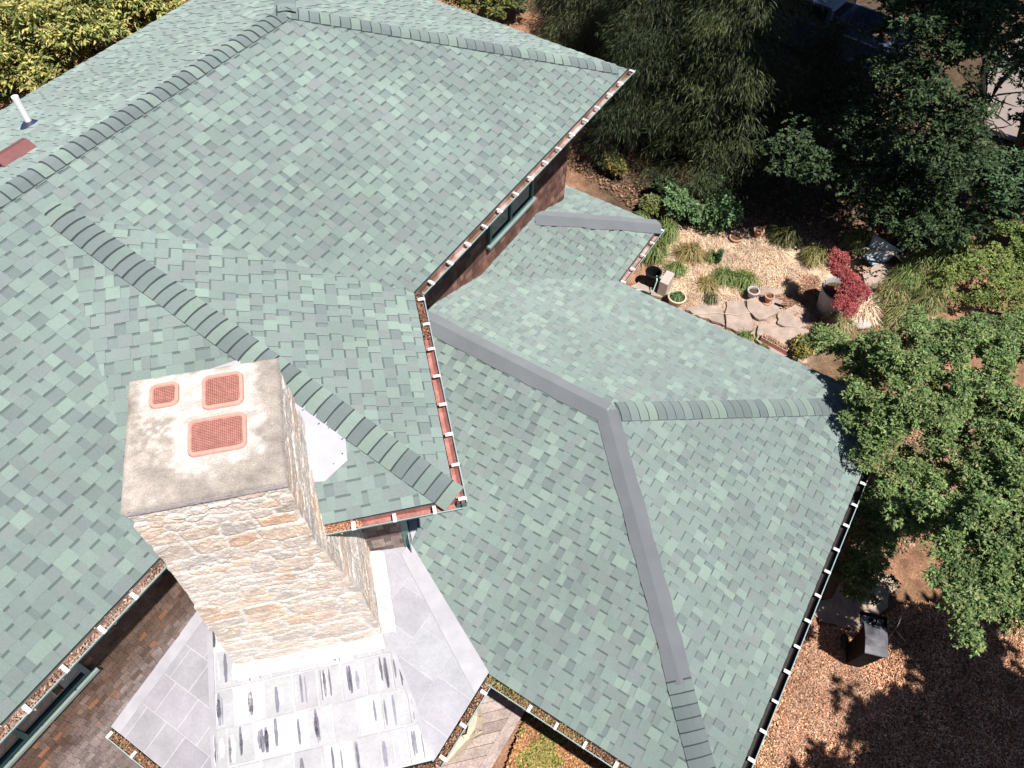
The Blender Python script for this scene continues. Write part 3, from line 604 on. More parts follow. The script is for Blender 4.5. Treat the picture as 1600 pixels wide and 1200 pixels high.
for (l0, l1, n0, n1) in F3s:
    l0 -= .015; l1 += .015; n0 -= .015; n1 += .015
    c0 = LN((l0+l1)/2, (n0+n1)/2, -7.9); hx, hy = (l1-l0)/2*S, (n1-n0)/2*S
    def rr(hx, hy, r, z):
        o = []
        for k, (sx, sy) in enumerate(((1, 1), (-1, 1), (-1, -1), (1, -1))):
            for i in range(6): t = math.pi/2*(k+i/5); o.append(c0+L3*(sx*(hx-r)+r*math.cos(t))+N3*(sy*(hy-r)+r*math.sin(t))+UP*z)
        return o
    mb = MB(); rs = [rr(hx+.012, hy+.012, .07, -.012), rr(hx+.004, hy+.004, .065, .022), rr(hx-.026, hy-.026, .04, .024), rr(hx-.032, hy-.032, .035, .004)]
    for A, B in zip(rs, rs[1:]):
        for i in range(24): j = (i+1) % 24; mb.face([A[i], A[j], B[j], B[i]])
    fl = mb.build('flue_rim', MT['pink'], chim, True)
    mb = MB(); mb.face(rr(hx-.03, hy-.03, .035, .0055)); mb.box(c0+L3*(-hx*.5)+UP*.006-N3*hy*.3, L3*hx*1.2, N3*.012, UP*.006, None)
    mb.build('flue_inside', MT['pit'], chim)
    mb = MB(); st = .0165; x = -hx+.03
    while x < hx-.03: mb.box(c0+L3*x-N3*(hy-.03)+UP*.014, L3*.0042, N3*2*(hy-.03), UP*.003); x += st
    y = -hy+.03
    while y < hy-.03: mb.box(c0-L3*(hx-.03)+N3*y+UP*.0175, L3*2*(hx-.03), N3*.0042, UP*.003); y += st
    mb.build('wire_screen', MT['wire'], chim)
# mortar apron round the foot
mb = MB()
def zroof(l, n): u, v = (l+n)/R2, (l-n)/R2; return max(min(zC(u, v), zR(v)), min(zC(u, v), zl+mL*(u+.845)) if l < -2 else -99)
def foot(l0, l1, n0, n1, th, name, m):
    mb = MB(); K_ = 14
    for i in range(K_):
        for (A, B) in (((l0, n0), (l1, n0)), ((l1, n0), (l1, n1))):
            a = [A[k]+(B[k]-A[k])*i/K_ for k in (0, 1)]; b = [A[k]+(B[k]-A[k])*(i+1)/K_ for k in (0, 1)]; o = -N3 if A[1] == B[1] else L3
            za, zb = zroof(*a), zroof(*b); pa, pb = LN(*a, za), LN(*b, zb); j = random.uniform(0, .012)
            Pp = [[p+o*(th+.03+j)+UP*.005, p+o*(th+j)+UP*.055, p+UP*.10, p-o*.05+UP*.11] for p in (pa, pb)]
            for k in range(3): mb.face([Pp[0][k], Pp[1][k], Pp[1][k+1], Pp[0][k+1]])
    return mb.build(name, m, chim, False, True)
foot(-3.38, -.9, 4.74, 6.2, .13, 'mortar_apron', MT['mortar'])
# white flashing behind the chimney
zw = lambda p, h=.028: W(*p)+nW2*h
P = [(3.898, -6.942, 0), (3.987, -6.225, 0), (3.935, -5.899, 0), (3.928, -5.042, 0), (3.657, -4.81, 0), (3.25, -4.9, 0), (2.2, -6.2, 0), (3.1, -7.5, 0)]
def onW2(u, v): n = (u-v)/R2; return z0+(1.8429/ (10.433-5.2078))*(n-5.2078)
mb = MB(); Q = [W(u, v, onW2(u, v))+nW2*.022 for u, v, _ in P]; mb.face(Q[::-1]); Qd = [q-nW2*.02 for q in Q]
for i in range(len(Q)): j = (i+1) % len(Q); mb.face([Q[i], Q[j], Qd[j], Qd[i]])
fl = mb.build('cricket_flashing', MT['flash'], roof)
mb = MB()
mb = MB(); a_, b_ = W(3.55, -6.5, onW2(3.55, -6.5)), W(3.42, -5.3, onW2(3.42, -5.3)); mb.box(a_+nW2*.02, b_-a_, (b_-a_).cross(nW2).normalized()*.012, nW2*.02); mb.build('flashing_seam', MT['flash'], roof)
for (u, v) in ((3.9, -6.6), (3.93, -6.3), (3.88, -6.0), (3.85, -5.75), (3.86, -5.3), (3.84, -5.05), (3.68, -4.93), (3.82, -5.45), (3.5, -4.95)):
    mb = MB(); c = W(u, v, onW2(u, v))+nW2*.024; mb.box(c, U3*random.uniform(.01, .03), V3*.01, nW2*.004); mb.build('nail', MT['black'], roof)
# ------------------------------------------------------------------ vegetation builders
def nrm(a): return a/np.maximum(np.linalg.norm(a, axis=1, keepdims=True), 1e-9)
def leafset(P, D, L, Wd, C, curl=.15, upb=.6):
    """diamond leaves at P along D; returns (V, C) for npmesh k=4"""
    n = len(P); Nn = RNG.normal(0, .55, (n, 3)); Nn[:, 2] += upb+.4; s = nrm(np.cross(D, Nn)); L = L[:, None]; Wd = Wd[:, None]
    sag = np.array([0, 0, -1.])*L*curl
    V = np.stack([P, P+D*L*.5+s*Wd*.5, P+D*L+sag, P+D*L*.5-s*Wd*.5], 1).reshape(-1, 3); return V, np.repeat(C, 4, 0)
def pick(pal, n, j=.18):
    pal = np.array(pal); c = pal[RNG.integers(0, len(pal), n)]; return c*RNG.uniform(1-j, 1+j, (n, 1))*RNG.uniform(.95, 1.05, (n, 3))
def crown_leaves(c, rad, n_clump, per, clump_r, L, Wd, pal, seed=0, fill=.25, flat=.75, zmin=None, star=5, droop=0.):
    """foliage from rosettes on clumps spread over an uneven ellipsoid"""
    rg = np.random.default_rng(seed); c = np.array(c); rad = np.array(rad)
    d = nrm(rg.normal(0, 1, (n_clump, 3))); d[:, 2] = np.abs(d[:, 2])*np.where(rg.random(n_clump) < .8, 1, -.5)
    lob = .78+.34*np.sin(d[:, 0]*3.1+seed)*np.cos(d[:, 1]*2.7+seed*1.7)+rg.normal(0, .07, n_clump)
    rr_ = np.where(rg.random(n_clump) < fill, rg.uniform(.35, .8, n_clump), 1.)
    cc = c+d*rad*(lob*rr_)[:, None]; cr = clump_r*rg.uniform(.6, 1.35, n_clump)
    tone = rg.uniform(.8, 1.2, n_clump); k = np.repeat(np.arange(n_clump), per); m = len(k)
    e = nrm(rg.normal(0, 1, (m, 3))); e[:, 2] = np.where(e[:, 2] < -.3, -e[:, 2], e[:, 2])
    P = cc[k]+e*(cr[k]*rg.uniform(.55, 1, m))[:, None]*np.array([1, 1, flat])
    if zmin is not None: P[:, 2] = np.maximum(P[:, 2], zmin)
    ctr = np.repeat(np.arange(m), star); ms = len(ctr); rd = nrm(rg.normal(0, 1, (ms, 3))*np.array([1, 1, .45])+e[ctr]*.55+np.array([0, 0, -droop]))
    col = pick(pal, m)[ctr]*tone[k][ctr][:, None]*rg.uniform(.85, 1.15, (ms, 1))
    return leafset(P[ctr], rd, L*rg.uniform(.6, 1.2, ms), Wd*rg.uniform(.7, 1.2, ms), col)
def limbs(name, base, top, r0, spread, n, m, parent, seed=0, droopy=0):
    rg = random.Random(seed); mb = MB(); base, top = Vector(base), Vector(top); pts = [base.lerp(top, t)+Vector((rg.uniform(-.06, .06), rg.uniform(-.06, .06), 0))*(t*2) for t in [i/6 for i in range(7)]]
    mb.tube(pts, [r0*(1.25 if i == 0 else 1)*(1-.8*i/6)+.008 for i in range(7)], 8)
    for k in range(n):
        t = rg.uniform(.25, .95); p = base.lerp(top, t); a = rg.uniform(0, 6.28); ln = spread*rg.uniform(.5, 1)*(1.2-t*.6); q = p
        ch = [p]; d = Vector((math.cos(a), math.sin(a), rg.uniform(.1, .6)-droopy))
        for i in range(4): q = q+d.normalized()*ln/4+Vector((rg.uniform(-.06, .06), rg.uniform(-.06, .06), rg.uniform(-.03, .06)))*ln*.4; ch.append(q)
        rb = max(.012, r0*.35*(1-t*.6)); mb.tube(ch, [rb*(1-.2*i) for i in range(5)], 5)
        s2 = ch[2]; mb.tube([s2, s2+Vector((rg.uniform(-1, 1), rg.uniform(-1, 1), rg.uniform(0, .5)))*ln*.35], [rb*.4, .005], 4)
    return mb.build('trunk', m, parent, True)
def tree(name, label, cat, base, h, r0, crowns, pal, seed, L=.09, Wd=.035, n_clump=60, per=40, clump_r=.35, m='leaf', bark='bark', group=None, limb_n=10, star=5, droop=0., fill=.25, lean=(0, 0)):
    t = thing(name, label, cat, tuple(base), group); b = Vector(base)
    top = b+Vector((lean[0], lean[1], h))
    limbs('trunk', b-UP*.1, top, r0, max(c[3] for c in crowns)*1.0, limb_n, MT[bark], t, seed)
    VV, CC = [], []
    for i, c in enumerate(crowns):
        V, C = crown_leaves((b.x+c[0], b.y+c[1], b.z+c[2]), c[3:6], int(n_clump*(c[6] if len(c) > 6 else 1)), per, clump_r, L, Wd, pal, seed*13+i, fill, star=star, droop=droop, zmin=.1); VV.append(V); CC.append(C)
    npmesh('crown', np.vstack(VV), 4, np.vstack(CC), MT[m], t)
    return t
def conifer(name, label, base, h, rmax, pal, seed, n=900, per=22, L=.17, Wd=.014, m='dleaf', group=None, lean=(0, 0), fat=.3, zlow=.12):
    """sprays of long needles hanging from tiers of branches"""
    rg = np.random.default_rng(seed); t = thing(name, label, 'tree', tuple(base), group); b = np.array(tuple(base))
    limbs('trunk', Vector(base)-UP*.1, Vector(base)+Vector((lean[0], lean[1], h*.96)), .035*h*.5+.04, rmax*.8, 22, MT['bark'], t, seed, .2)
    nb_ = max(20, n//22); fb = zlow+(1-zlow)*rg.random(nb_)**1.2; ab = rg.uniform(0, 2*np.pi, nb_); Rb = rmax*(1-fb)**.62*rg.uniform(.45, 1.15, nb_); bi = rg.integers(0, nb_, n)
    f = np.clip(fb[bi]+rg.normal(0, .16/h*1.6, n), .03, .99); R = np.maximum(Rb[bi]+rg.normal(0, .26, n), .05); ang = ab[bi]+rg.normal(0, .22, n)/np.maximum(R, .3)
    P0 = b+np.stack([R*np.cos(ang)+lean[0]*f, R*np.sin(ang)+lean[1]*f, f*h-R*.22], 1)
    outd = np.stack([np.cos(ang), np.sin(ang), -.35+0*ang], 1); tone = rg.uniform(.6, 1.4, n)
    k = np.repeat(np.arange(n), per); m_ = len(k); along = rg.uniform(-.35, .6, m_)*.55; side = rg.normal(0, .10, m_)
    sd_ = np.stack([-np.sin(ang), np.cos(ang), 0*ang], 1)
    P = P0[k]+outd[k]*along[:, None]*.8+sd_[k]*side[:, None]+rg.normal(0, .05, (m_, 3))*np.array([1, 1, .7])
    D = nrm(outd[k]*.8+sd_[k]*(side*5)[:, None]+rg.normal(0, .35, (m_, 3))+np.array([0, 0, -.05]))
    C = pick(pal, m_)*tone[k][:, None]; V, C = leafset(P, D, L*rg.uniform(.5, 1.2, m_), np.full(m_, Wd)*rg.uniform(.7, 1.4, m_), C, .25)
    npmesh('crown', V, 4, C, MT[m], t); return t
def blades(c, n, r, h, pal, seed, wd=.012, spread=1., flat=0.):
    """arching grass blades, two quads each"""
    rg = np.random.default_rng(seed); c = np.array(c); a = rg.uniform(0, 2*np.pi, n); o = np.stack([np.cos(a), np.sin(a), 0*a], 1); b = c+np.stack([rg.normal(0, r*.16, n), rg.normal(0, r*.16, n), 0*a], 1)
    ll = rg.uniform(.5, 1, n)[:, None]; lift = rg.uniform(.35, 1, n)[:, None]*(1-flat)
    p1 = b+o*r*.45*ll*spread+UP_*h*lift; p2 = b+o*r*ll*spread+UP_*h*(lift*rg.uniform(.1, .9, (n, 1))-.15)
    p2[:, 2] = np.maximum(p2[:, 2], c[2]+.01); s = nrm(np.cross(o, UP_)+rg.normal(0, .2, (n, 3)))*wd
    V = np.stack([b-s*.5, b+s*.5, p1+s*.5, p1-s*.5, p1-s*.5, p1+s*.5, p2+s*.12, p2-s*.12], 1).reshape(-1, 3); C = np.repeat(pick(pal, n, .22), 8, 0)
    return V, C
UP_ = np.array([0, 0, 1.])
def clump(name, label, cat, base, n, r, h, pal, seed, wd=.012, group=None, m='leaf', **k):
    V, C = blades(tuple(base), n, r, h, pal, seed, wd, **k); o = npmesh(name, V, 4, C, MT[m]); return tag(o, label, cat, group)
def shrub(name, label, base, r, h, pal, seed, L=.08, Wd=.03, n_clump=40, per=22, cr=.16, group=None, cat='shrub', m='leaf', star=5, stem=True):
    t = thing(name, label, cat, tuple(base), group); b = Vector(base); limbs('stem', b-UP*.05, b+UP*h*.8, .02+.01*r, r*.7, 7, MT['bark'], t, seed)
    t.children[0].name = 'stem'
    V, C = crown_leaves((b.x, b.y, b.z+h*.45), (r, r, h*.55), n_clump, per, cr, L, Wd, pal, seed, .2, star=star, zmin=.03); npmesh('foliage', V, 4, C, MT[m], t); return t
def inpoly(x, y, P):
    r = np.zeros(len(x), bool); n = len(P)
    for i in range(n):
        x1, y1 = P[i]; x2, y2 = P[(i+1) % n]; c = ((y1 > y) != (y2 > y)) & (x < (x2-x1)*(y-y1)/(y2-y1+1e-12)+x1); r ^= c
    return r
def scatter(poly, n, seed, z=0):
    rg = np.random.default_rng(seed); P = [(p.x, p.y) for p in (at(*q) for q in poly)]; xs = [p[0] for p in P]; ys = [p[1] for p in P]
    x = rg.uniform(min(xs), max(xs), n*3); y = rg.uniform(min(ys), max(ys), n*3); m = inpoly(x, y, P); x, y = x[m][:n], y[m][:n]
    return np.stack([x, y, np.maximum(ground_h(x, y), -.06)+z], 1)
def litter(name, poly, n, L, Wd, pal, seed, m='litter', tilt=.25, z=.02, zz=.03, thr=None):
    P = scatter(poly, n, seed, z); rg = np.random.default_rng(seed+1)
    if thr is not None: P = P[vn(P[:, 0], P[:, 1], .45, seed) > thr]
    k = len(P); P[:, 2] += rg.random(k)*zz; D = nrm(np.stack([rg.normal(0, 1, k), rg.normal(0, 1, k), rg.normal(0, tilt, k)], 1))
    tone = .7+.6*vn(P[:, 0], P[:, 1], .35, seed+4)[:, None]
    V, C = leafset(P, D, L*rg.uniform(.5, 1.3, k), np.full(k, Wd)*rg.uniform(.6, 1.4, k), pick(pal, k, .3)*tone, .05, .8)
    return tag(npmesh(name, V, 4, C, MT[m]), kind='stuff')
# ------------------------------------------------------------------ trees
G1 = [(.145, .225, .075), (.18, .25, .085), (.085, .145, .05), (.225, .27, .105)]
G2 = [(.15, .21, .065), (.19, .24, .08), (.10, .16, .05), (.23, .25, .10)]
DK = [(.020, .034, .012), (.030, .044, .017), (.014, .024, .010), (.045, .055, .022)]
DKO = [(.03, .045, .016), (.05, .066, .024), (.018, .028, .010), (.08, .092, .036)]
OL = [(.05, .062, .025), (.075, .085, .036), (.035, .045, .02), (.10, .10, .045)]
YG = [(.40, .38, .12), (.28, .31, .10), (.52, .45, .16), (.12, .15, .045)]
def blobs(base, lst):
    o = []
    for (px, py, z, r, *k) in lst:
        p = at(px, py, z); o.append((p.x-base.x, p.y-base.y, z, r, r, r*.62, k[0] if k else r*r))
    return o
b1 = at(1440, 800, 0)
tree('leafy_tree', 'bright green leafy tree overhanging the right corner of the lower roof', 'tree', b1, 3.2, .07,
     blobs(b1, [(1362, 570, 3.1, .46), (1290, 528, 2.6, .30), (1325, 555, 2.7, .35), (1420, 550, 3.5, .75), (1500, 565, 3.6, .8), (1380, 640, 3.2, .45), (1362, 690, 3.0, .28), (1430, 640, 3.4, .5), (1400, 750, 2.8, .42), (1440, 725, 2.6, .36), (1560, 640, 3.3, .6), (1580, 560, 3.3, .7), (1340, 615, 3.0, .26), (1480, 620, 3.2, .45), (1470, 690, 3.0, .4), (1380, 780, 2.4, .3), (1540, 540, 3.2, .5), (1322, 590, 2.95, .26), (1335, 655, 2.95, .24), (1345, 710, 2.8, .22), (1450, 790, 2.7, .4)]),
     G1, 21, L=.062, Wd=.025, n_clump=84, per=60, clump_r=.17, fill=.15, limb_n=12)
b2 = at(1590, 960, 0)
tree('leafy_tree', 'bright green leafy tree at the right edge above the black bin', 'tree', b2, 3.4, .07,
     blobs(b2, [(1600, 700, 3.4, .8), (1555, 770, 3.2, .6), (1600, 830, 3.5, .8), (1500, 850, 3.3, .55), (1450, 820, 2.8, .42), (1545, 905, 3.3, .6), (1490, 930, 3.2, .42), (1530, 965, 3.0, .36), (1400, 800, 2.6, .22), (1655, 760, 3.3, .9), (1640, 950, 3.1, .7), (1510, 780, 3.0, .45), (1580, 720, 3.3, .6), (1560, 860, 3.3, .55), (1600, 900, 3.2, .5)]),
     G1, 22, L=.062, Wd=.025, n_clump=78, per=60, clump_r=.17, fill=.15, limb_n=12)
b3 = at(1320, 930, 0)
shrub('shrub', 'loose yellow green shrub against the right gutter above the litter', b3, .42, 1.5, G2, 31, .07, .028, 46, 22, .13)
b3 = at(1345, 850, 0)
shrub('shrub', 'dark leafy shrub under the leafy tree by the right gutter', b3, .6, 1.6, G1, 32, .07, .028, 60, 24, .15)
# yellow-green evergreens behind the back eave
for (lst, bs, lb, sd_) in [([(20, 30, 5.0, 1.3), (90, 60, 4.6, 1.1), (40, 110, 4.2, 1.0), (120, 20, 5.2, 1.0), (150, 80, 3.8, .8), (0, 160, 3.6, .8)], at(60, 190, 0), 'large yellow green cypress behind the upper left back eave', 41),
                           ([(215, 15, 5.0, .75), (245, 35, 4.6, .6), (200, 45, 4.2, .6), (260, 5, 4.6, .5)], at(225, 120, 0), 'smaller golden cypress right of the large one by the back eave', 42)]:
    tree('cypress', lb, 'tree', bs, 4.6, .11, blobs(bs, lst), YG, sd_, L=.12, Wd=.038, n_clump=26, per=75, clump_r=.33, fill=.0, star=4, droop=.25, limb_n=9)
b4 = at(760, 30, 0)
tree('small_tree', 'low yellow green bush tree peeping over the back hip edge', 'tree', b4, 1.6, .05, blobs(b4, [(740, -5, 1.8, .9), (765, 5, 1.6, .6), (700, -25, 1.8, .9)]), [(.17, .17, .04), (.12, .16, .05)], 43, L=.12, Wd=.05, n_clump=40, per=26, clump_r=.25, limb_n=5)
b4 = at(792, 28, 0)
shrub('shrub', 'blue green bush at the end of the bare earth by the back hip', b4, .7, 1.3, [(.10, .15, .075), (.13, .18, .09)], 44, .14, .045, 50, 24, .2)
# dark conifers on the far side of the garden
cons = [((905, 130), 5.2, 1.5, OL, 'olive green conifer nearest the upper roof corner', 51, 1900),
        ((985, 230), 6.5, 1.5, DK, 'dark conifer second from the upper roof corner', 52, 1700),
        ((1095, 260), 7.5, 1.7, DKO, 'dark feathery conifer in the middle of the top edge', 53, 2200),
        ((1060, 90), 8.0, 2.0, DK, 'dark conifer behind the feathery one at the top edge', 54, 1800),
        ((950, 60), 6.5, 1.7, DKO, 'dark conifer at the top edge behind the olive one', 55, 1500),
        ((1140, 130), 6.0, 1.3, DK, 'dark conifer left of the parked truck', 57, 1200),
        ((1225, 290), 4.2, 1.2, DK, 'low black green conifer beyond the straw bed', 56, 900)]
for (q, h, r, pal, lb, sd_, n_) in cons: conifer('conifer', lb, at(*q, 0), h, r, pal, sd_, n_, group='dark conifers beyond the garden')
# dark broadleaf trees top right
bl = [(at(1330, 330, 0), [(1310, 170, 2.6, .8, .7), (1360, 210, 3.0, 1.0, .6), (1250, 250, 2.4, .9, .5), (1330, 270, 2.0, .9, .6)], 'dark broadleaf tree below the parked truck', 61),
      (at(1450, 330, 0), [(1470, 50, 5.0, 1.1, 1.2), (1440, 10, 5.4, .8, .9), (1450, 130, 4.4, 1.3, 1.), (1470, 210, 3.4, 1.1, .8), (1410, 200, 3.4, 1.0, .8), (1400, 120, 3.4, .8, .5)], 'dark broadleaf tree right of the truck', 62),
      (at(1600, 330, 0), [(1590, 60, 4.6, 1.2, 1.2), (1560, 20, 5.2, 1.1, 1.), (1620, 120, 4.0, .9, .8), (1615, 200, 3.0, .45, .4)], 'green maple like tree in the top right corner', 63),
      (at(1560, 350, 0), [(1560, 285, 2.2, .8, .8), (1600, 300, 2.4, .9, 1.), (1520, 260, 2.2, .7, .6)], 'green broadleaf tree below the pale driveway patch', 64),
      (at(1440, 400, 0), [(1440, 300, 2.0, .9, .9), (1400, 330, 1.6, .8, .7), (1470, 350, 1.4, .7, .6)], 'grey green leafy tree behind the tipped tub', 65)]
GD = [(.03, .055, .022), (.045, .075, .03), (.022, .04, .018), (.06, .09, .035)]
GB = [(.06, .11, .05), (.08, .13, .055), (.045, .085, .04)]
for (bs, lst, lb, sd_) in bl:
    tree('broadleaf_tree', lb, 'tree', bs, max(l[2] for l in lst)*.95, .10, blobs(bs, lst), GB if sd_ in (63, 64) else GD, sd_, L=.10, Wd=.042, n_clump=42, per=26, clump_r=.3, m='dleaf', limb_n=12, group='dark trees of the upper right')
# bare pale-barked trunk in front of the driveway
mb = MB(); tp = [at(1536, 200, 0)+UP*-.1, at(1538, 190, .6), at(1537, 165, 1.2), at(1535, 120, 2.2), at(1545, 62, 3.6), at(1540, 20, 4.6)]
t = thing('bare_tree', 'thin bare trunk with twigs in front of the pale driveway', 'tree', tuple(tp[0]))
mb.tube(tp, [.13, .09, .07, .06, .045, .03], 8); mb.tube([tp[4], at(1565, 85, 3.5), at(1590, 110, 3.3)], [.035, .025, .012], 6); mb.tube([tp[4], at(1520, 45, 4.0)], [.03, .01], 5); mb.build('trunk', MT['paleb'], t, True)
mb = MB()
for pts in [[(1537, 172, 1.1), (1555, 178, 1.2), (1572, 150, 1.5), (1588, 143, 1.6)], [(1555, 178, 1.2), (1580, 196, 1.2), (1600, 180, 1.3)], [(1537, 185, .9), (1552, 190, .9), (1562, 215, .8), (1556, 225, .6)], [(1562, 203, .9), (1575, 213, .8)], [(1572, 150, 1.5), (1560, 180, 1.2)], [(1540, 190, .7), (1556, 196, .7), (1568, 214, .6)]]:
    mb.tube([at(*q) for q in pts], [.02, .014, .01, .006][:len(pts)], 5)
mb.build('twigs', MT['bark'], t)
# tall trees east of the garden; only their shade reaches the photograph
tg = [(8.8, 17.0, 1.8, 11.5), (6.4, 17.1, 1.9, 11.5), (4.3, 18.2, 1.8, 12), (7.4, 19.6, 2.1, 12.5), (10.4, 17.0, 1.2, 12.2), (5.0, 22.4, 2.4, 13), (7.7, 1.8, 2.1, 7.4), (9.8, 1.3, 2.2, 9), (7.3, 4.25, .85, 6.6), (5.5, 1.4, 1.05, 6.2), (8.7, 21.9, .9, 13)]
kx, ky = SUND.x/SUND.z, SUND.y/SUND.z
shade = [((a+kx*h, b+ky*h), h, r) for a, b, r, h in tg]
for i, ((x, y), h, r) in enumerate(shade):
    where = ['north east of the garden', 'nearest the straw bed outside the frame', 'beyond the right edge level with the patio', 'far behind the driveway', 'over the parked truck', 'farthest past the top right corner', 'shading the leaf litter by the bin', 'south of the shaded litter', 'right of the black bin outside the frame', 'near the bottom right corner outside the frame', 'shading the truck from outside the frame'][i]
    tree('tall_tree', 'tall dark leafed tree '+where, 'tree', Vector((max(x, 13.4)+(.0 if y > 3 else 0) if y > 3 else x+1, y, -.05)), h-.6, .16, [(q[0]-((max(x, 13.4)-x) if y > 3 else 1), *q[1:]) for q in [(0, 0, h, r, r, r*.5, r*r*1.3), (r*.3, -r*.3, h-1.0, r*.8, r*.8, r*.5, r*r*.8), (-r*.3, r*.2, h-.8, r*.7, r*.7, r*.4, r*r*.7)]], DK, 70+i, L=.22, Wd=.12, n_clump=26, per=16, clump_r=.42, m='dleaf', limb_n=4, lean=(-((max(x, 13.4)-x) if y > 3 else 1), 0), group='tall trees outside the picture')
# ------------------------------------------------------------------ garden plants
ST = [(.80, .60, .43), (.85, .70, .53), (.72, .51, .35), (.88, .77, .63), (.55, .37, .23)]
V, C = [], []
rg = np.random.default_rng(5); straw_poly = [(1040, 385), (1075, 362), (1150, 366), (1215, 388), (1245, 420), (1225, 445), (1140, 452), (1090, 455), (1050, 440), (1030, 415)]
P = scatter(straw_poly, 150, 81, .0)
for i, p in enumerate(P):
    v_, c_ = blades(p, 170, .46*rg.uniform(.6, 1.25), .15*rg.uniform(.5, 1.5), ST, 100+i, .010, flat=.45); V.append(v_); C.append(c_*rg.uniform(.72, 1.12))
tag(npmesh('dry_grass', np.vstack(V), 4, np.vstack(C), MT['straw']), kind='stuff')
LG = [(.17, .24, .07), (.22, .28, .09), (.12, .18, .055), (.32, .32, .14)]
gl = [((1020, 400), .42, .5, LG, 'green grass clump beside the short gutter', 320), ((1040, 370), .36, .45, LG, 'light green grass clump above the gutter clump', 260), ((1055, 425), .30, .26, LG, 'half dry clump left of the centre of the straw bed', 170),
      ((1078, 400), .42, .3, [(.38, .27, .13), (.28, .24, .09)], 'tan tussock with a few green blades in the straw bed', 260), ((1130, 437), .34, .28, LG, 'green daylily clump left of the small urn', 200), ((1160, 442), .36, .3, LG, 'green daylily clump by the grey glazed pot', 220), ((1105, 448), .3, .2, [(.36, .27, .12), (.24, .22, .08)], 'straw coloured clump behind the cream pot', 180),
      ((1110, 405), .22, .22, LG, 'small green tuft in the straw bed', 90), ((1225, 375), .42, .4, [(.06, .09, .03), (.09, .12, .04), (.2, .16, .07)], 'dark green arching clump at the shady end of the bed', 260), ((1335, 385), .40, .4, LG, 'green arching clump left of the tipped tub', 220), ((1270, 405), .38, .34, [(.3, .24, .1), (.2, .2, .07)], 'yellowing clump behind the red maple', 220),
      ((1410, 445), .48, .5, LG, 'grass clump right of the flagstone by the tub', 300), ((1385, 470), .5, .45, [(.16, .19, .06), (.36, .30, .15)], 'green and straw grass clump right of the maple', 320), ((1345, 490), .45, .32, ST, 'pale dry grass clump at the foot of the maple', 300), ((1310, 510), .38, .3, [(.4, .33, .18), (.3, .27, .12)], 'pale dry clump beside the large flagstone', 260),
      ((1440, 480), .5, .5, [(.14, .18, .055), (.3, .27, .13)], 'tall mixed grass clump left of the dense shrub', 320), ((1475, 405), .7, .7, [(.16, .22, .06), (.22, .26, .09)], 'tall yellow green sword leaf clump near the right edge', 420), ((1430, 420), .45, .45, LG, 'soft grass clump between tub and shrub', 260), ((1455, 450), .5, .5, [(.26, .30, .10), (.36, .33, .15)], 'yellow green grass clump above the tall mixed one', 260), ((1405, 500), .5, .45, [(.2, .26, .08), (.4, .34, .18)], 'mixed grass clump just above the leafy tree', 300), ((1425, 385), .4, .4, [(.17, .22, .08), (.3, .26, .14)], 'thin grass clump under the dark shrub behind the tub', 180), ((1450, 520), .4, .3, ST, 'dry tan clump under the edge of the leafy tree', 200),
      ((1000, 345), .25, .25, LG, 'small clump above the corner of the grey strip', 120), ((1165, 530), .22, .2, LG, 'green tuft left of the terracotta trough', 110), ((1192, 548), .2, .14, [(.30, .26, .13), (.13, .17, .06)], 'wispy tuft under the terracotta trough', 80), ((1172, 452), .14, .12, LG, 'weed growing over the grey glazed pot', 60), ((1110, 470), .2, .2, [(.08, .11, .04), (.3, .26, .15)], 'low weeds by the cream pot', 120)]
for i, (q, r, h, pal, lb, n_) in enumerate(gl):
    clump('grass_clump', lb, 'grass clump', at(*q, 0), n_*2, r, h, pal, 300+i, .014 if 'sword' not in lb else .03, 'grass clumps of the garden')
SB = [(.14, .24, .10), (.18, .28, .12), (.10, .17, .07)]
for q, r, h, pal, lb, L_ in [((1120, 348), .46, .55, SB, 'round fresh green shrub above the straw bed', .12), ((1062, 342), .42, .7, SB, 'leafy green shrub left of the round one', .09), ((1105, 305), .28, .5, SB, 'small green shrub behind the round one', .09), ((1032, 312), .34, .7, [(.03, .05, .02), (.05, .08, .03)], 'dark shrub at the edge of the shade near the roof', .08),
                        ((1015, 330), .20, .35, [(.2, .22, .08), (.15, .18, .06)], 'pale yellow green seedling beside the roof edge', .09), ((1535, 470), 1.15, 1.0, [(.20, .26, .07), (.26, .31, .09), (.13, .18, .05)], 'dense olive green shrub near the right edge', .06), ((1590, 410), .9, 1.0, [(.20, .27, .08), (.15, .21, .06)], 'olive shrub cut by the right edge', .07), ((1545, 360), .5, 1.0, GB, 'upright shrub behind the dense olive one', .08),
                        ((1135, 340), .16, .5, SB, 'thin upright seedling right of the round shrub', .06), ((955, 270), .3, .5, [(.25, .2, .05), (.12, .13, .04)], 'yellowing shrub behind the corner of the brown wall', .08), ((1250, 553), .22, .4, [(.28, .22, .05), (.14, .14, .05)], 'yellow leafed weed at the edge of the leafy tree', .07), ((1420, 350), .6, .8, GD, 'dark shrub behind the tipped tub', .08)]:
    nn_ = int(120*max(r, .3)**1.3)+10; shrub('shrub', lb, at(*q, 0), r, h, pal, int(q[0]+q[1]), L_, L_*.42, nn_, 20, .13, 'shrubs round the garden bed')
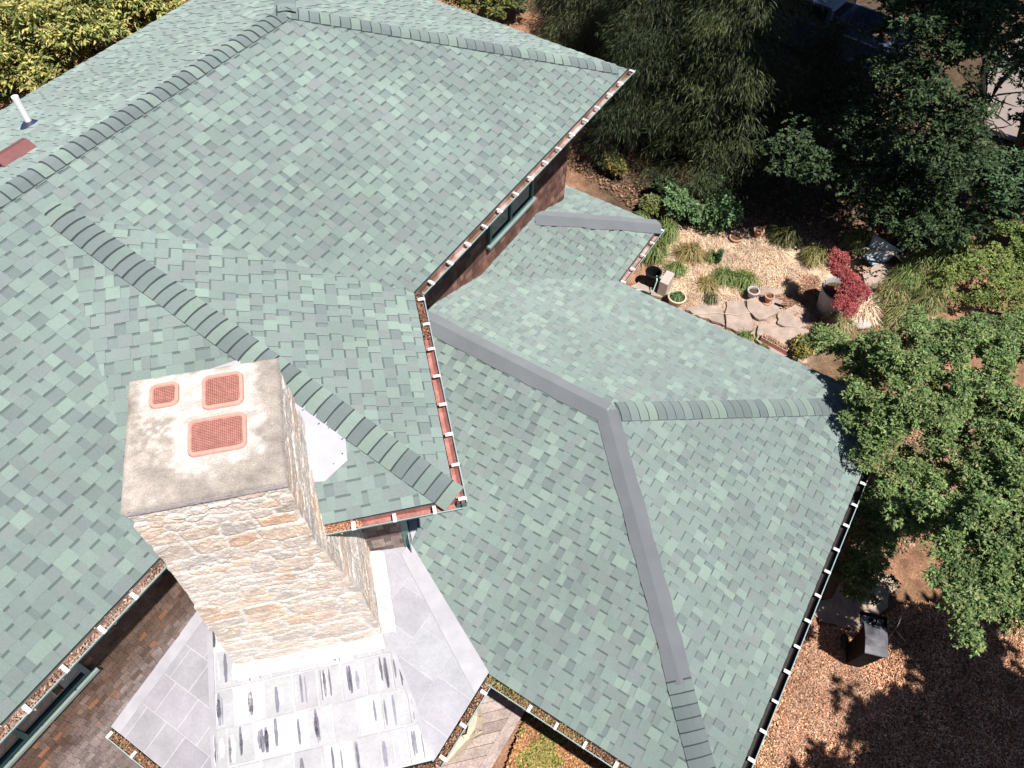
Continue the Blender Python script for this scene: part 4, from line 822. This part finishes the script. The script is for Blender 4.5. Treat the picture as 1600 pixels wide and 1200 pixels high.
# a small fir seedling in the straw, with its needles
t = thing('fir_seedling', 'small dark green upright seedling in the straw bed', 'plant', tuple(at(1120, 412, 0)))
b = at(1120, 412, 0); mb = MB(); mb.tube([b, b+Vector((.02, .02, .42))], [.008, .004], 5); mb.build('stem', MT['bark'], t)
n_ = 260; zz_ = RNG.uniform(.04, .42, n_); an = RNG.uniform(0, 6.28, n_); P = np.array([b.x, b.y, 0])+np.stack([0*zz_, 0*zz_, zz_], 1); D = np.stack([np.cos(an), np.sin(an), .25+0*an], 1)
V, C = leafset(P, nrm(D), np.full(n_, .09), np.full(n_, .02), pick([(.05, .10, .05), (.07, .12, .06)], n_)); npmesh('foliage', V, 4, C, MT['leaf'], t)
# litter and leaves
LT = [(.52, .24, .135), (.64, .34, .20), (.36, .155, .085), (.74, .50, .34), (.18, .085, .05)]
litter('leaf_litter', [(1265, 975), (1340, 985), (1420, 940), (1660, 960), (1660, 1260), (1150, 1260), (1170, 1195)], 80000, .043, .017, LT, 91, zz=.04)
litter('pine_straw', [(1265, 975), (1345, 990), (1345, 1060), (1400, 1100), (1200, 1200)], 2600, .16, .005, [(.55, .36, .26), (.42, .26, .18)], 92, z=.05)
litter('garden_litter', [(1215, 420), (1280, 430), (1300, 520), (1265, 520), (1215, 470), (1180, 455)], 7000, .045, .02, [(.34, .17, .11), (.22, .11, .07), (.42, .26, .17)], 93)
litter('moss_litter', [(1000, 425), (1060, 440), (1110, 460), (1200, 470), (1280, 500), (1280, 570), (1200, 560), (1000, 470)], 5200, .03, .014, [(.40, .28, .12), (.30, .24, .08), (.46, .30, .20), (.24, .14, .09)], 94, thr=.5)
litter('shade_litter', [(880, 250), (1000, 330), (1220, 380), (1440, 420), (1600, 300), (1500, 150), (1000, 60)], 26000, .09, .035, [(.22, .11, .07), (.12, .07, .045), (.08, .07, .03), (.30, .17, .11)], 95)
litter('edge_litter', [(1290, 900), (1420, 860), (1560, 700), (1600, 620), (1480, 600), (1380, 720)], 9000, .06, .025, [(.4, .26, .19), (.26, .15, .1), (.14, .16, .06)], 96)
# groundcover below the bottom gutter
P = scatter([(755, 1060), (830, 1090), (1000, 1200), (1060, 1290), (760, 1290), (800, 1180), (830, 1105)], 15000, 97, .02); n_ = len(P); P[:, 2] += .10*vn(P[:, 0], P[:, 1], .25, 3)+.05*RNG.random(n_)
mixc = (vn(P[:, 0], P[:, 1], .38, 9)*.7+vn(P[:, 0], P[:, 1], .12, 8)*.3)[:, None]; col = pick([(.38, .34, .10), (.27, .27, .08), (.48, .37, .13)], n_)*(mixc < .46)+pick([(.56, .30, .14), (.64, .37, .19), (.44, .23, .10)], n_)*(mixc >= .46)
k = np.repeat(np.arange(n_), 4); D = nrm(RNG.normal(0, 1, (len(k), 3))*np.array([1, 1, .5])+np.array([0, 0, .4]))
V, C = leafset(P[k], D, RNG.uniform(.035, .06, len(k)), RNG.uniform(.020, .034, len(k)), col[k]*RNG.uniform(.6, 1.25, (len(k), 1))); tag(npmesh('groundcover', V, 4, C, MT['leaf']), kind='stuff')
P = scatter([(1170, 1150), (1210, 1140), (1215, 1185), (1190, 1230), (1160, 1230)], 1500, 98, .02); n_ = len(P); k = np.repeat(np.arange(n_), 3); D = nrm(RNG.normal(0, 1, (len(k), 3))*np.array([1, 1, .5])+np.array([0, 0, .5]))
V, C = leafset(P[k], D, RNG.uniform(.03, .06, len(k)), RNG.uniform(.012, .02, len(k)), pick(G2+[(.3, .24, .1)], len(k))); tag(npmesh('weeds', V, 4, C, MT['leaf']), kind='stuff')
# ------------------------------------------------------------------ garden objects
def pot(name, label, cat, c, r0, r1, h, m, plant=None, soil=True, group=None, rim=.02, base_r=None, tilt=None, soil_h=.82):
    c = Vector(c); t = thing(name, label, cat, tuple(c), group); mb = MB()
    prof = [(0, .002), (r0, .002), (r0*.98+.0, .02), ((r0+r1)/2*1.02, h*.5), (r1-.004, h-.05), (r1+rim*.6, h-.045), (r1+rim, h-.01), (r1+rim*.6, h), (r1-.012, h), (r1-.022, h-.05), ((r0+r1)/2-.02, h*.5), (r0-.02, .03), (0, .03)]
    mb.lathe(c, prof, 28, axis=tilt); mb.build('body', MT[m], t, True)
    ax = (tilt or UP).normalized()
    if soil: mb = MB(); mb.lathe(c, [((r0*.3+r1*.7)-.02, h*soil_h), (0, h*soil_h+.015)], 20, axis=tilt); mb.build('soil', MT['soil'], t)
    return t
t = pot('bucket', 'black plastic bucket with a pale hose hanging over its rim', 'bucket', at(1017, 443, .03), .13, .165, .38, 'blackpl', soil=False)
bt = at(1017, 443, .03)
mb = MB(); mb.tube([bt+Vector((.02, -.04, .18)), bt+Vector((.06, -.12, .36)), bt+Vector((.06, -.22, .33)), bt+Vector((.0, -.36, .12)), at(1002, 453, .05), at(992, 453, .05), at(975, 446, .05)], .016, 8)
tag(mb.build('garden_hose', MT['hose'], None, True), 'pale green hose curving out of the black bucket', 'hose')
# concrete block standing on end
a_, b_, d_ = at(1031, 440, .42), at(1043.5, 445.5, .42), at(1042, 422, .42)
mb = MB(); ex, ey = b_-a_, d_-a_; ex.z = ey.z = 0; mb.box(Vector((a_.x, a_.y, .0)), ex, ey, UP*.42)
o = mb.build('concrete_block', MT['block']); tag(o, 'tall pale concrete block between the black bucket and cream pot', 'block')
md = o.modifiers.new('bevel', 'BEVEL'); md.width = .012; md.segments = 2
c = at(1054.5, 476, .02); t = pot('plant_pot', 'round cream pot with a green fern by the roof edge', 'pot', c, .13, .185, .27, 'cream')
V, C = blades((c.x, c.y, c.z+.2), 150, .17, .2, SB, 501, .016); o = npmesh('fern', V, 4, C, MT['leaf']); tag(o, 'green fern growing in the round cream pot', 'plant')
c = at(1174, 463, .02); pot('plant_pot', 'small grey glazed pot half hidden under daylilies', 'pot', c, .08, .12, .2, 'barrel')
c = at(1198.5, 472, .035); t = pot('urn', 'small terracotta urn on its saucer on the flagstone', 'urn', c+UP*.02, .06, .095, .2, 'terra')
mb = MB(); mb.lathe(c, [(0, 0), (.10, 0), (.115, .025), (.105, .028), (.09, .012), (0, .012)], 24); mb.build('saucer', MT['terra'], t, True)
c = at(1210, 474, .05); mb = MB(); mb.lathe(c, [(0, 0), (.022, .01), (.026, .2), (.012, .24), (0, .24)], 10, axis=Vector((.8, -.5, .12))); tag(mb.build('bottle', MT['blackpl'], None, True), 'small black tool lying right of the terracotta urn', 'tool')
c = at(1183, 368, 0); pot('plant_pot', 'orange terracotta pot in the shade above the straw bed', 'pot', c, .08, .11, .19, 'terra')
c = at(1148, 375, 0); pot('plant_pot', 'low pinkish terracotta bowl at the top of the straw bed', 'pot', c, .09, .13, .1, 'terra')
c = at(1578, 506, 0); pot('plant_pot', 'brown pot by the right edge below the olive shrub', 'pot', c, .17, .24, .34, 'copper', soil_h=.4)
mb = MB(); c = at(1048, 330, 0)
rv = random.Random(3)
bm = bmesh.new(); bmesh.ops.create_icosphere(bm, subdivisions=3, radius=.3)
for v in bm.verts: k = 1+.25*math.sin(v.co.x*9+1)*math.cos(v.co.y*8)+rv.uniform(-.03, .03); v.co = Vector((v.co.x*k*1.15, v.co.y*k*.85, v.co.z*k*.6))
me = bpy.data.meshes.new('boulder'); bm.to_mesh(me); bm.free(); o = link('boulder', me, mat('boulder', (.13, .105, .095), rough=.95, var=.3, scale=8, bump=.6, bscale=20)); o.location = (c.x, c.y, .08)
tag(o, 'grey brown boulder behind the light green grass clump', 'rock')
# trough
a_, b_ = at(1190, 526, .17), at(1230, 548, .17); a_.z = b_.z = 0.03; e = (b_-a_).normalized(); L = (b_-a_).length; o_ = Vector((-e.y, e.x, 0)); wd_ = .15; t = thing('planter_trough', 'long narrow terracotta trough of dry stems at the roof edge', 'planter', tuple(a_))
mb = MB(); th = .014
mb.box(a_, e*L, o_*wd_, UP*th); mb.box(a_+UP*th, e*L, o_*th, UP*.11); mb.box(a_+UP*th+o_*(wd_-th), e*L, o_*th, UP*.11)
for x in (0, L*.62, L-th): mb.box(a_+UP*th+e*x+o_*th, e*th, o_*(wd_-2*th), UP*.108)
mb.build('body', MT['pink'], t); mb = MB(); mb.face([a_+UP*.085+e*th+o_*th, a_+UP*.085+e*(L-th)+o_*th, a_+UP*.085+e*(L-th)+o_*(wd_-th), a_+UP*.085+e*th+o_*(wd_-th)]); mb.build('soil', MT['soil'], t)
V, C = [], []
for i in range(9): p = a_+e*(L*(i+.5)/9)+o_*wd_*.5+UP*.1; v_, c_ = blades(tuple(p), 14, .12, .12, ST, 520+i, .006); V.append(v_); C.append(c_)
npmesh('dry_stems', np.vstack(V), 4, np.vstack(C), MT['straw'], t)
# big grey barrel with the red maple
c = at(1296, 482, 0); pot('barrel_planter', 'large pale grey barrel planter holding the red maple', 'planter', c, .29, .36, .62, 'barrel', rim=.012, soil_h=.8)
t = thing('red_maple', 'dark red lace leaf maple growing in the grey barrel', 'tree', (c.x+.12, c.y, .5)); mb = MB(); p0 = c+UP*.5+Vector((.1, 0, 0))
for q in [(1306, 405, 1.35), (1330, 440, 1.0), (1312, 462, .95), (1338, 462, .95)]:
    e_ = at(*q); mb.tube([p0, p0.lerp(e_, .5)+Vector((0, 0, .12)), e_], [.022, .014, .005], 6)
mb.build('trunk', MT['bark'], t)
VV, CC = [], []
for i, (px, py, z, r, n_) in enumerate([(1309, 404, 1.4, .17, 26), (1308, 420, 1.3, .17, 24), (1318, 432, 1.2, .18, 26), (1331, 440, 1.1, .22, 36), (1338, 457, 1.0, .24, 40), (1322, 462, .95, .23, 40), (1326, 482, .8, .2, 30), (1312, 474, .9, .16, 20)]):
    p = at(px, py, z); V, C = crown_leaves((p.x, p.y, z), (r, r, r*.7), n_, 22, .09, .05, .014, [(.38, .075, .08), (.46, .11, .11), (.24, .04, .05), (.42, .14, .12)], 540+i, .3, star=5); VV.append(V); CC.append(C)
npmesh('crown', np.vstack(VV), 4, np.vstack(CC), MT['leaf'], t)
a_ = at(1318, 432, .1); mb = MB(); mb.box(Vector((a_.x, a_.y, .12)), Vector((.28, .12, .02)), Vector((-.07, .2, .1)), UP*.02); tag(mb.build('board', MT['card']), 'small orange board behind the red maple', 'board')
a_ = at(1345, 462, .05); mb = MB(); mb.box(Vector((a_.x, a_.y, .1)), Vector((.32, -.26, .02)), Vector((.09, .12, .02)), UP*.03); tag(mb.build('board', MT['wood']), 'grey plank end leaning by the flagstone right of the maple', 'board')
# tipped tub
c = at(1372, 398, 0)+UP*.16; t = thing('tub', 'pale blue plastic garden tub tipped on its side under a dead branch', 'tub', tuple(c))
Rm = Matrix.Rotation(math.radians(-28), 3, 'Z') @ Matrix.Rotation(math.radians(-40), 3, 'X') @ Matrix.Rotation(math.radians(12), 3, 'Y')
def tubring(hx, hy, z, n=6, r=.1):
    o = []
    for k, (sx, sy) in enumerate(((1, 1), (-1, 1), (-1, -1), (1, -1))):
        for i in range(n): a = math.pi/2*(k+i/(n-1)); o.append(c+Rm@Vector((sx*(hx-r)+r*math.cos(a), sy*(hy-r)+r*math.sin(a), z)))
    return o
rs = [tubring(.24, .16, -.2), tubring(.30, .21, 0), tubring(.36, .26, .2), tubring(.39, .29, .2), tubring(.39, .29, .185), tubring(.375, .275, .19)]
mb = MB()
for i, (A, B) in enumerate(zip(rs, rs[1:])):
    n_ = len(A)
    for k in range(n_): mb.face([A[k], A[(k+1) % n_], B[(k+1) % n_], B[k]])
mb.face(rs[0][::-1]); mb.build('body', MT['tub'], t, True)
rs = [tubring(.23, .15, -.18), tubring(.35, .25, .198)]; mb = MB(); n_ = len(rs[0])
for k in range(n_): mb.face([rs[0][k], rs[1][k], rs[1][(k+1) % n_], rs[0][(k+1) % n_]])
mb.face(rs[0]); mb.build('inside', MT['tubin'], t, True)
a_ = [at(*q) for q in ((1346, 398, .1), (1372, 396, .16), (1396, 398, .1), (1388, 408, .03), (1362, 414, .03))]
mb = MB(); mb.face(a_[::-1]); mb.face([p-UP*.02 for p in a_]);
for i in range(5): j = (i+1) % 5; mb.face([a_[i], a_[j], a_[j]-UP*.02, a_[i]-UP*.02])
tag(mb.build('plastic_lid', MT['tub']), 'pale grey plastic lid lying below the tipped tub', 'lid')
mb = MB(); mb.tube([at(1322, 393, .2), at(1350, 388, .5), at(1380, 392, .55), at(1405, 400, .4), at(1440, 408, .12)], [.012, .022, .03, .026, .01], 7)
mb.tube([at(1365, 390, .54), at(1384, 376, .65)], [.02, .008], 6); mb.tube([at(1398, 397, .45), at(1420, 418, .15)], [.018, .006], 6); mb.tube([at(1410, 402, .36), at(1435, 395, .3)], [.014, .005], 5)
tag(mb.build('dead_branch', MT['paleb'], None, True), 'bare pale branch lying across the tipped tub', 'branch')
mb = MB(); mb.tube([at(1078, 492, .05), at(1120, 489, .05), at(1150, 492, .05), at(1172, 488, .05)], .006, 6); tag(mb.build('hose', MT['cream'], None, True), 'thin pale hose across the flagstones', 'hose')
for q, lb in (((1440, 455), 'rounded stone at the edge of the tall mixed grass'), ((1325, 503), 'pale rounded stone at the foot of the dry grass'), ((1345, 508), 'pinkish stone between the dry clumps and the leafy tree')):
    c = at(*q, 0); bm = bmesh.new(); bmesh.ops.create_icosphere(bm, subdivisions=3, radius=.15)
    for v in bm.verts: k = 1+.2*math.sin(v.co.x*17+q[0])*math.cos(v.co.y*15); v.co = Vector((v.co.x*k*1.3, v.co.y*k, v.co.z*k*.6))
    me = bpy.data.meshes.new('stone'); bm.to_mesh(me); bm.free(); me.polygons.foreach_set('use_smooth', [True]*len(me.polygons)); o = link('stone', me, MT['block']); o.location = (c.x, c.y, .05); tag(o, lb, 'rock')
# ------------------------------------------------------------------ black bin
A, B, D = at(1353, 1018, 1.0), at(1385, 1017, 1.0), at(1352, 974, 1.0); ex = (B-A); ey = (D-A); wx_, wy_ = ex.length, ey.length; ex.normalize(); ey.normalize(); ex = Vector((ey.y, -ey.x, 0)); O = Vector((A.x, A.y, 0))
t = thing('wheelie_bin', 'dusty black wheeled bin standing in the leaf litter', 'bin', tuple(O+ex*wx_/2+ey*wy_/2)); mb = MB()
def quad4(z, i, yo=0): return [O+ex*i+ey*(i+yo)+UP*z, O+ex*(wx_-i)+ey*(i+yo)+UP*z, O+ex*(wx_-i)+ey*(wy_-i)+UP*z, O+ex*i+ey*(wy_-i)+UP*z]
rs = [quad4(.06, .05, .05), quad4(.5, .03, .02), quad4(.93, .012), quad4(.945, -.012), quad4(.975, -.012)]
for P_, Q_ in zip(rs, rs[1:]):
    for k in range(4): mb.face([P_[k], P_[(k+1) % 4], Q_[(k+1) % 4], Q_[k]])
mb.face(rs[0][::-1]); mb.face(rs[-1]); mb.build('body', MT['blackpl'], t)
mb = MB(); K = 8; pr = [O+ex*-.01+ey*(-.015+(wy_+.03)*i/K)+UP*(.985+.035*math.sin(math.pi*i/K)) for i in range(K+1)]
for p, q in zip(pr, pr[1:]):
    w3 = ex*(wx_+.02); mb.face([p, p+w3, q+w3, q]); mb.face([p-UP*.03, p, q, q-UP*.03]); mb.face([p+w3-UP*.03, q+w3-UP*.03, q+w3, p+w3])
mb.face([pr[0]-UP*.03, pr[0]+ex*(wx_+.02)-UP*.03, pr[0]+ex*(wx_+.02), pr[0]]); mb.build('lid', MT['lid'], t)
mb = MB(); h0 = O+ey*(wy_+.02); mb.box(h0+ex*-.04+UP*.90, ex*.04, ey*.17, UP*.05); mb.box(h0+ex*(wx_)+UP*.90, ex*.04, ey*.17, UP*.05); mb.box(h0+ex*-.04+ey*.15+UP*.9, ex*(wx_+.08), ey*.04, UP*.05); mb.box(h0+ex*.0+UP*.86, ex*wx_, ey*.15, UP*.02)
mb.build('handle', MT['blackpl'], t)
for s_ in (-.03, wx_-.02):
    mb = MB(); mb.lathe(h0-ey*.02+ex*s_+UP*.13, [(0, 0), (.12, 0), (.125, .01), (.125, .045), (.12, .055), (0, .055)], 20, axis=ex); mb.build('wheel', MT['tyre'], t, True)
mb = MB()
for i in range(26):
    p = h0+ex*random.uniform(0, wx_)+ey*random.uniform(.0, .14)+UP*(.89+random.uniform(0, .03)); dd = Vector((random.gauss(0, 1), random.gauss(0, 1), .2)).normalized()*.05; s_ = Vector((-dd.y, dd.x, .01)); mb.face([p, p+dd*.5+s_*.4, p+dd, p+dd*.5-s_*.4])
mb.build('fallen_leaves', mat('grey_leaf', (.30, .34, .33), rough=.5, var=.3), t)['kind'] = 'stuff'
mb = MB(); mb.tube([at(1386, 1000, .1), at(1394, 990, .5), at(1400, 985, .65), at(1418, 1006, .2)], [.008, .007, .006, .004], 5); mb.tube([at(1396, 988, .55), at(1404, 975, .8), at(1409, 962, .9)], [.006, .005, .003], 5)
tag(mb.build('dry_weed', MT['paleb'], None, True), 'bent dry weed right of the black bin', 'weed')
# ------------------------------------------------------------------ wooden deck below the bay
dz = -16.6; t = thing('wooden_deck', 'weathered plank deck between the slate bay and the groundcover', 'deck', tuple(W(2, -2.5, dz)))
mb = MB(); sf = Surf([W(-4, -4.2, dz), W(-4, -1.72, dz), W(4.6, -1.72, dz), W(4.6, -4.2, dz)], L3, mb=mb, basecol=(.05, .04, .035)); y = sf.y0
while y < sf.y1: sf.cell(sf.x0, sf.x1, y+.003, y+.137, .012, .012, jit(random.choice([(.30, .235, .215), (.36, .29, .265), (.26, .20, .18), (.33, .26, .235)]), .08), False); y += .14
mb.build('boards', MT['wood'], t)
mb = MB(); mb.box(W(-4, -1.72, dz)+UP*-.03, U3*8.6*S, V3*.15, UP*.05, (.34, .27, .245)); mb.build('border_board', MT['wood'], t)
for u_ in (-3.5, -1, 1.5, 4): mb = MB(); mb.box(W(u_, -1.8, -17.5), U3*.09, V3*.09, UP*(S*.9-.03), (.3, .24, .2)); mb.build('post', MT['wood'], t)
def frond(name, label, pts, wd, m, lift):
    mb = MB(); n_ = len(pts)
    for i in range(n_-1):
        p, q = pts[i], pts[i+1]; d = (q-p).normalized(); s_ = Vector((-d.y, d.x, 0)); w0, w1 = wd[i], wd[i+1]
        mb.face([p-s_*w0+UP*lift*w0*3, p, q, q-s_*w1+UP*lift*w1*3]); mb.face([p, p+s_*w0+UP*lift*w0*3, q+s_*w1+UP*lift*w1*3, q])
    return tag(mb.build(name, m, None, True), label, 'frond')
MT['pale'] = mat('pale_dry_sheath', (.46, .385, .30), rough=.6, var=.15, scale=9, bump=.3)
zd = HC+S*dz+.03
frond('dry_frond', 'curled pale dry leaf sheath lying on the deck planks, upper of two', [at(745, 1103, zd), at(746, 1120, zd+.05), at(742, 1138, zd+.06), at(733, 1152, zd+.02)], [.01, .09, .10, .05], MT['pale'], .25)
frond('dry_frond', 'long pale dry leaf sheath lying on the deck, nearer the gutter corner', [at(738, 1150, zd), at(728, 1158, zd+.04), at(715, 1172, zd+.05), at(698, 1192, zd+.02)], [.05, .085, .08, .02], MT['pale'], .25)
frond('dry_frond', 'short forked pale leaf tip with a dark underside on the deck', [at(736, 1155, zd+.01), at(745, 1149, zd+.06), at(754, 1143, zd+.04)], [.01, .045, .005], MT['pale'], .4)
frond('dry_frond', 'thin forked stalk below the short leaf tip on the deck', [at(736, 1154, zd+.01), at(740, 1160, zd+.03), at(744, 1165, zd+.02)], [.01, .02, .004], MT['pale'], .3)
# ------------------------------------------------------------------ parked truck
p0, p1 = at(1292, 45, 1.3), at(1362, 73, 1.3); tx = p1-p0; tx.z = 0; tx.normalize(); ty = Vector((-tx.y, tx.x, 0)); O = Vector((p0.x, p0.y, 0))
t = thing('pickup_truck', 'slate blue pickup truck parked in deep shade under the trees', 'pickup truck', tuple(O+ty*.9))
def TP(x, y, z): return O+tx*x+ty*y+UP*z
Wt = 1.85; mb = MB()
side = [(-3.6, .45), (-3.55, .95), (-3.3, 1.08), (-1.75, 1.2), (0, 1.3), (2.0, 1.3), (2.05, .5), (1.75, .45)]
def arch(cx, r=.42): return [(cx+r*math.cos(a), .45+r*math.sin(a)*.95) for a in [math.pi*i/8 for i in range(9)]]
outl = side[:7]+[(2.0, .42)]+arch(1.1)+arch(-2.6)+[(-3.55, .42)]
for y0, y1 in ((0, .07), (Wt-.07, Wt)):
    n_ = len(outl)
    for y_, rev in ((y0, True), (y1, False)):
        f = [TP(x, y_, z) for x, z in outl]; mb.face(f if not rev else f[::-1])
    for i in range(n_): a, b = outl[i], outl[(i+1) % n_]; mb.face([TP(a[0], y0, a[1]), TP(b[0], y0, b[1]), TP(b[0], y1, b[1]), TP(a[0], y1, a[1])])
mb.box(TP(0, .07, .62), tx*2.0, ty*(Wt-.14), UP*.05); mb.box(TP(-.06, .07, .5), tx*.06, ty*(Wt-.14), UP*.78); mb.box(TP(1.98, .07, .5), tx*.06, ty*(Wt-.14), UP*.78)
hood = [(-3.55, .5), (-3.55, .95), (-3.3, 1.08), (-1.75, 1.2), (-.1, 1.25), (-.1, .5)]
for i in range(5): a, b = hood[i], hood[i+1]; mb.face([TP(a[0], .07, a[1]), TP(b[0], .07, b[1]), TP(b[0], Wt-.07, b[1]), TP(a[0], Wt-.07, a[1])])
cabf = [(-1.8, 1.2), (-1.15, 1.72), (-1.0, 1.77), (-.12, 1.77), (-.02, 1.7), (0, 1.28)]
for i in range(5):
    a, b = cabf[i], cabf[i+1]
    if i in (0, 4): continue
    mb.face([TP(a[0], .15, a[1]), TP(b[0], .15, b[1]), TP(b[0], Wt-.15, b[1]), TP(a[0], Wt-.15, a[1])])
def pil(P_, Q_, wd=.07):
    for s_ in (0, 1):
        y_ = lambda z: (.03+(z-1.2)*.22) if s_ == 0 else Wt-.03-(z-1.2)*.22
        a, b = TP(P_[0], y_(P_[1]), P_[1]), TP(Q_[0], y_(Q_[1]), Q_[1]); mb.tube([a, b], wd, 6)
pil((-1.8, 1.22), (-1.1, 1.74), .045); pil((-.07, 1.28), (-.09, 1.74), .085); pil((-1.12, 1.74), (-.08, 1.75), .045); pil((-1.8, 1.2), (0, 1.27), .05)
mb.build('body', MT['carp'], t)
mb = MB()
for s_ in (0, 1):
    y_ = lambda z: (.05+(z-1.2)*.22) if s_ == 0 else Wt-.05-(z-1.2)*.22
    f = [TP(x, y_(z), z) for x, z in ((-1.75, 1.22), (-.08, 1.28), (-.1, 1.73), (-1.12, 1.73))]; mb.face(f if s_ == 0 else f[::-1])
mb.build('side_window', MT['glass'], t)
mb = MB(); mb.face([TP(-1.78, .1, 1.2), TP(-1.78, Wt-.1, 1.2), TP(-1.14, Wt-.17, 1.71), TP(-1.14, .17, 1.71)]); mb.build('windscreen', MT['glass'], t)
mb = MB(); mb.face([TP(-.01, .1, 1.3), TP(-.05, .17, 1.7), TP(-.05, Wt-.17, 1.7), TP(-.01, Wt-.1, 1.3)]); mb.build('rear_window', MT['glass'], t)
mb = MB(); mb.box(TP(-.42, -.035, 1.08), tx*.2, ty*.035, UP*.035); mb.build('door_handle', MT['rim'], t)
mb = MB(); mb.box(TP(-.015, -.004, .55), tx*.012, ty*.006, UP*.7); mb.box(TP(-1.5, -.004, .5), tx*.012, ty*.006, UP*.7); mb.build('door_seam', MT['black'], t)
for cx in (-2.6, 1.1):
    for y_, dr in ((.02, 1), (Wt-.24, 1)):
        mb = MB(); mb.lathe(TP(cx, y_, .36), [(.2, .02), (.33, 0), (.36, .03), (.36, .19), (.33, .22), (.2, .2)], 24, axis=ty); w_ = mb.build('wheel', MT['tyre'], t, True)
        mb = MB(); mb.lathe(TP(cx, y_+.03, .36), [(0, .02), (.06, .0), (.12, .03), (.2, .01), (.2, .16), (0, .16)], 16, axis=ty); mb.build('rim', MT['rim'], w_, True)
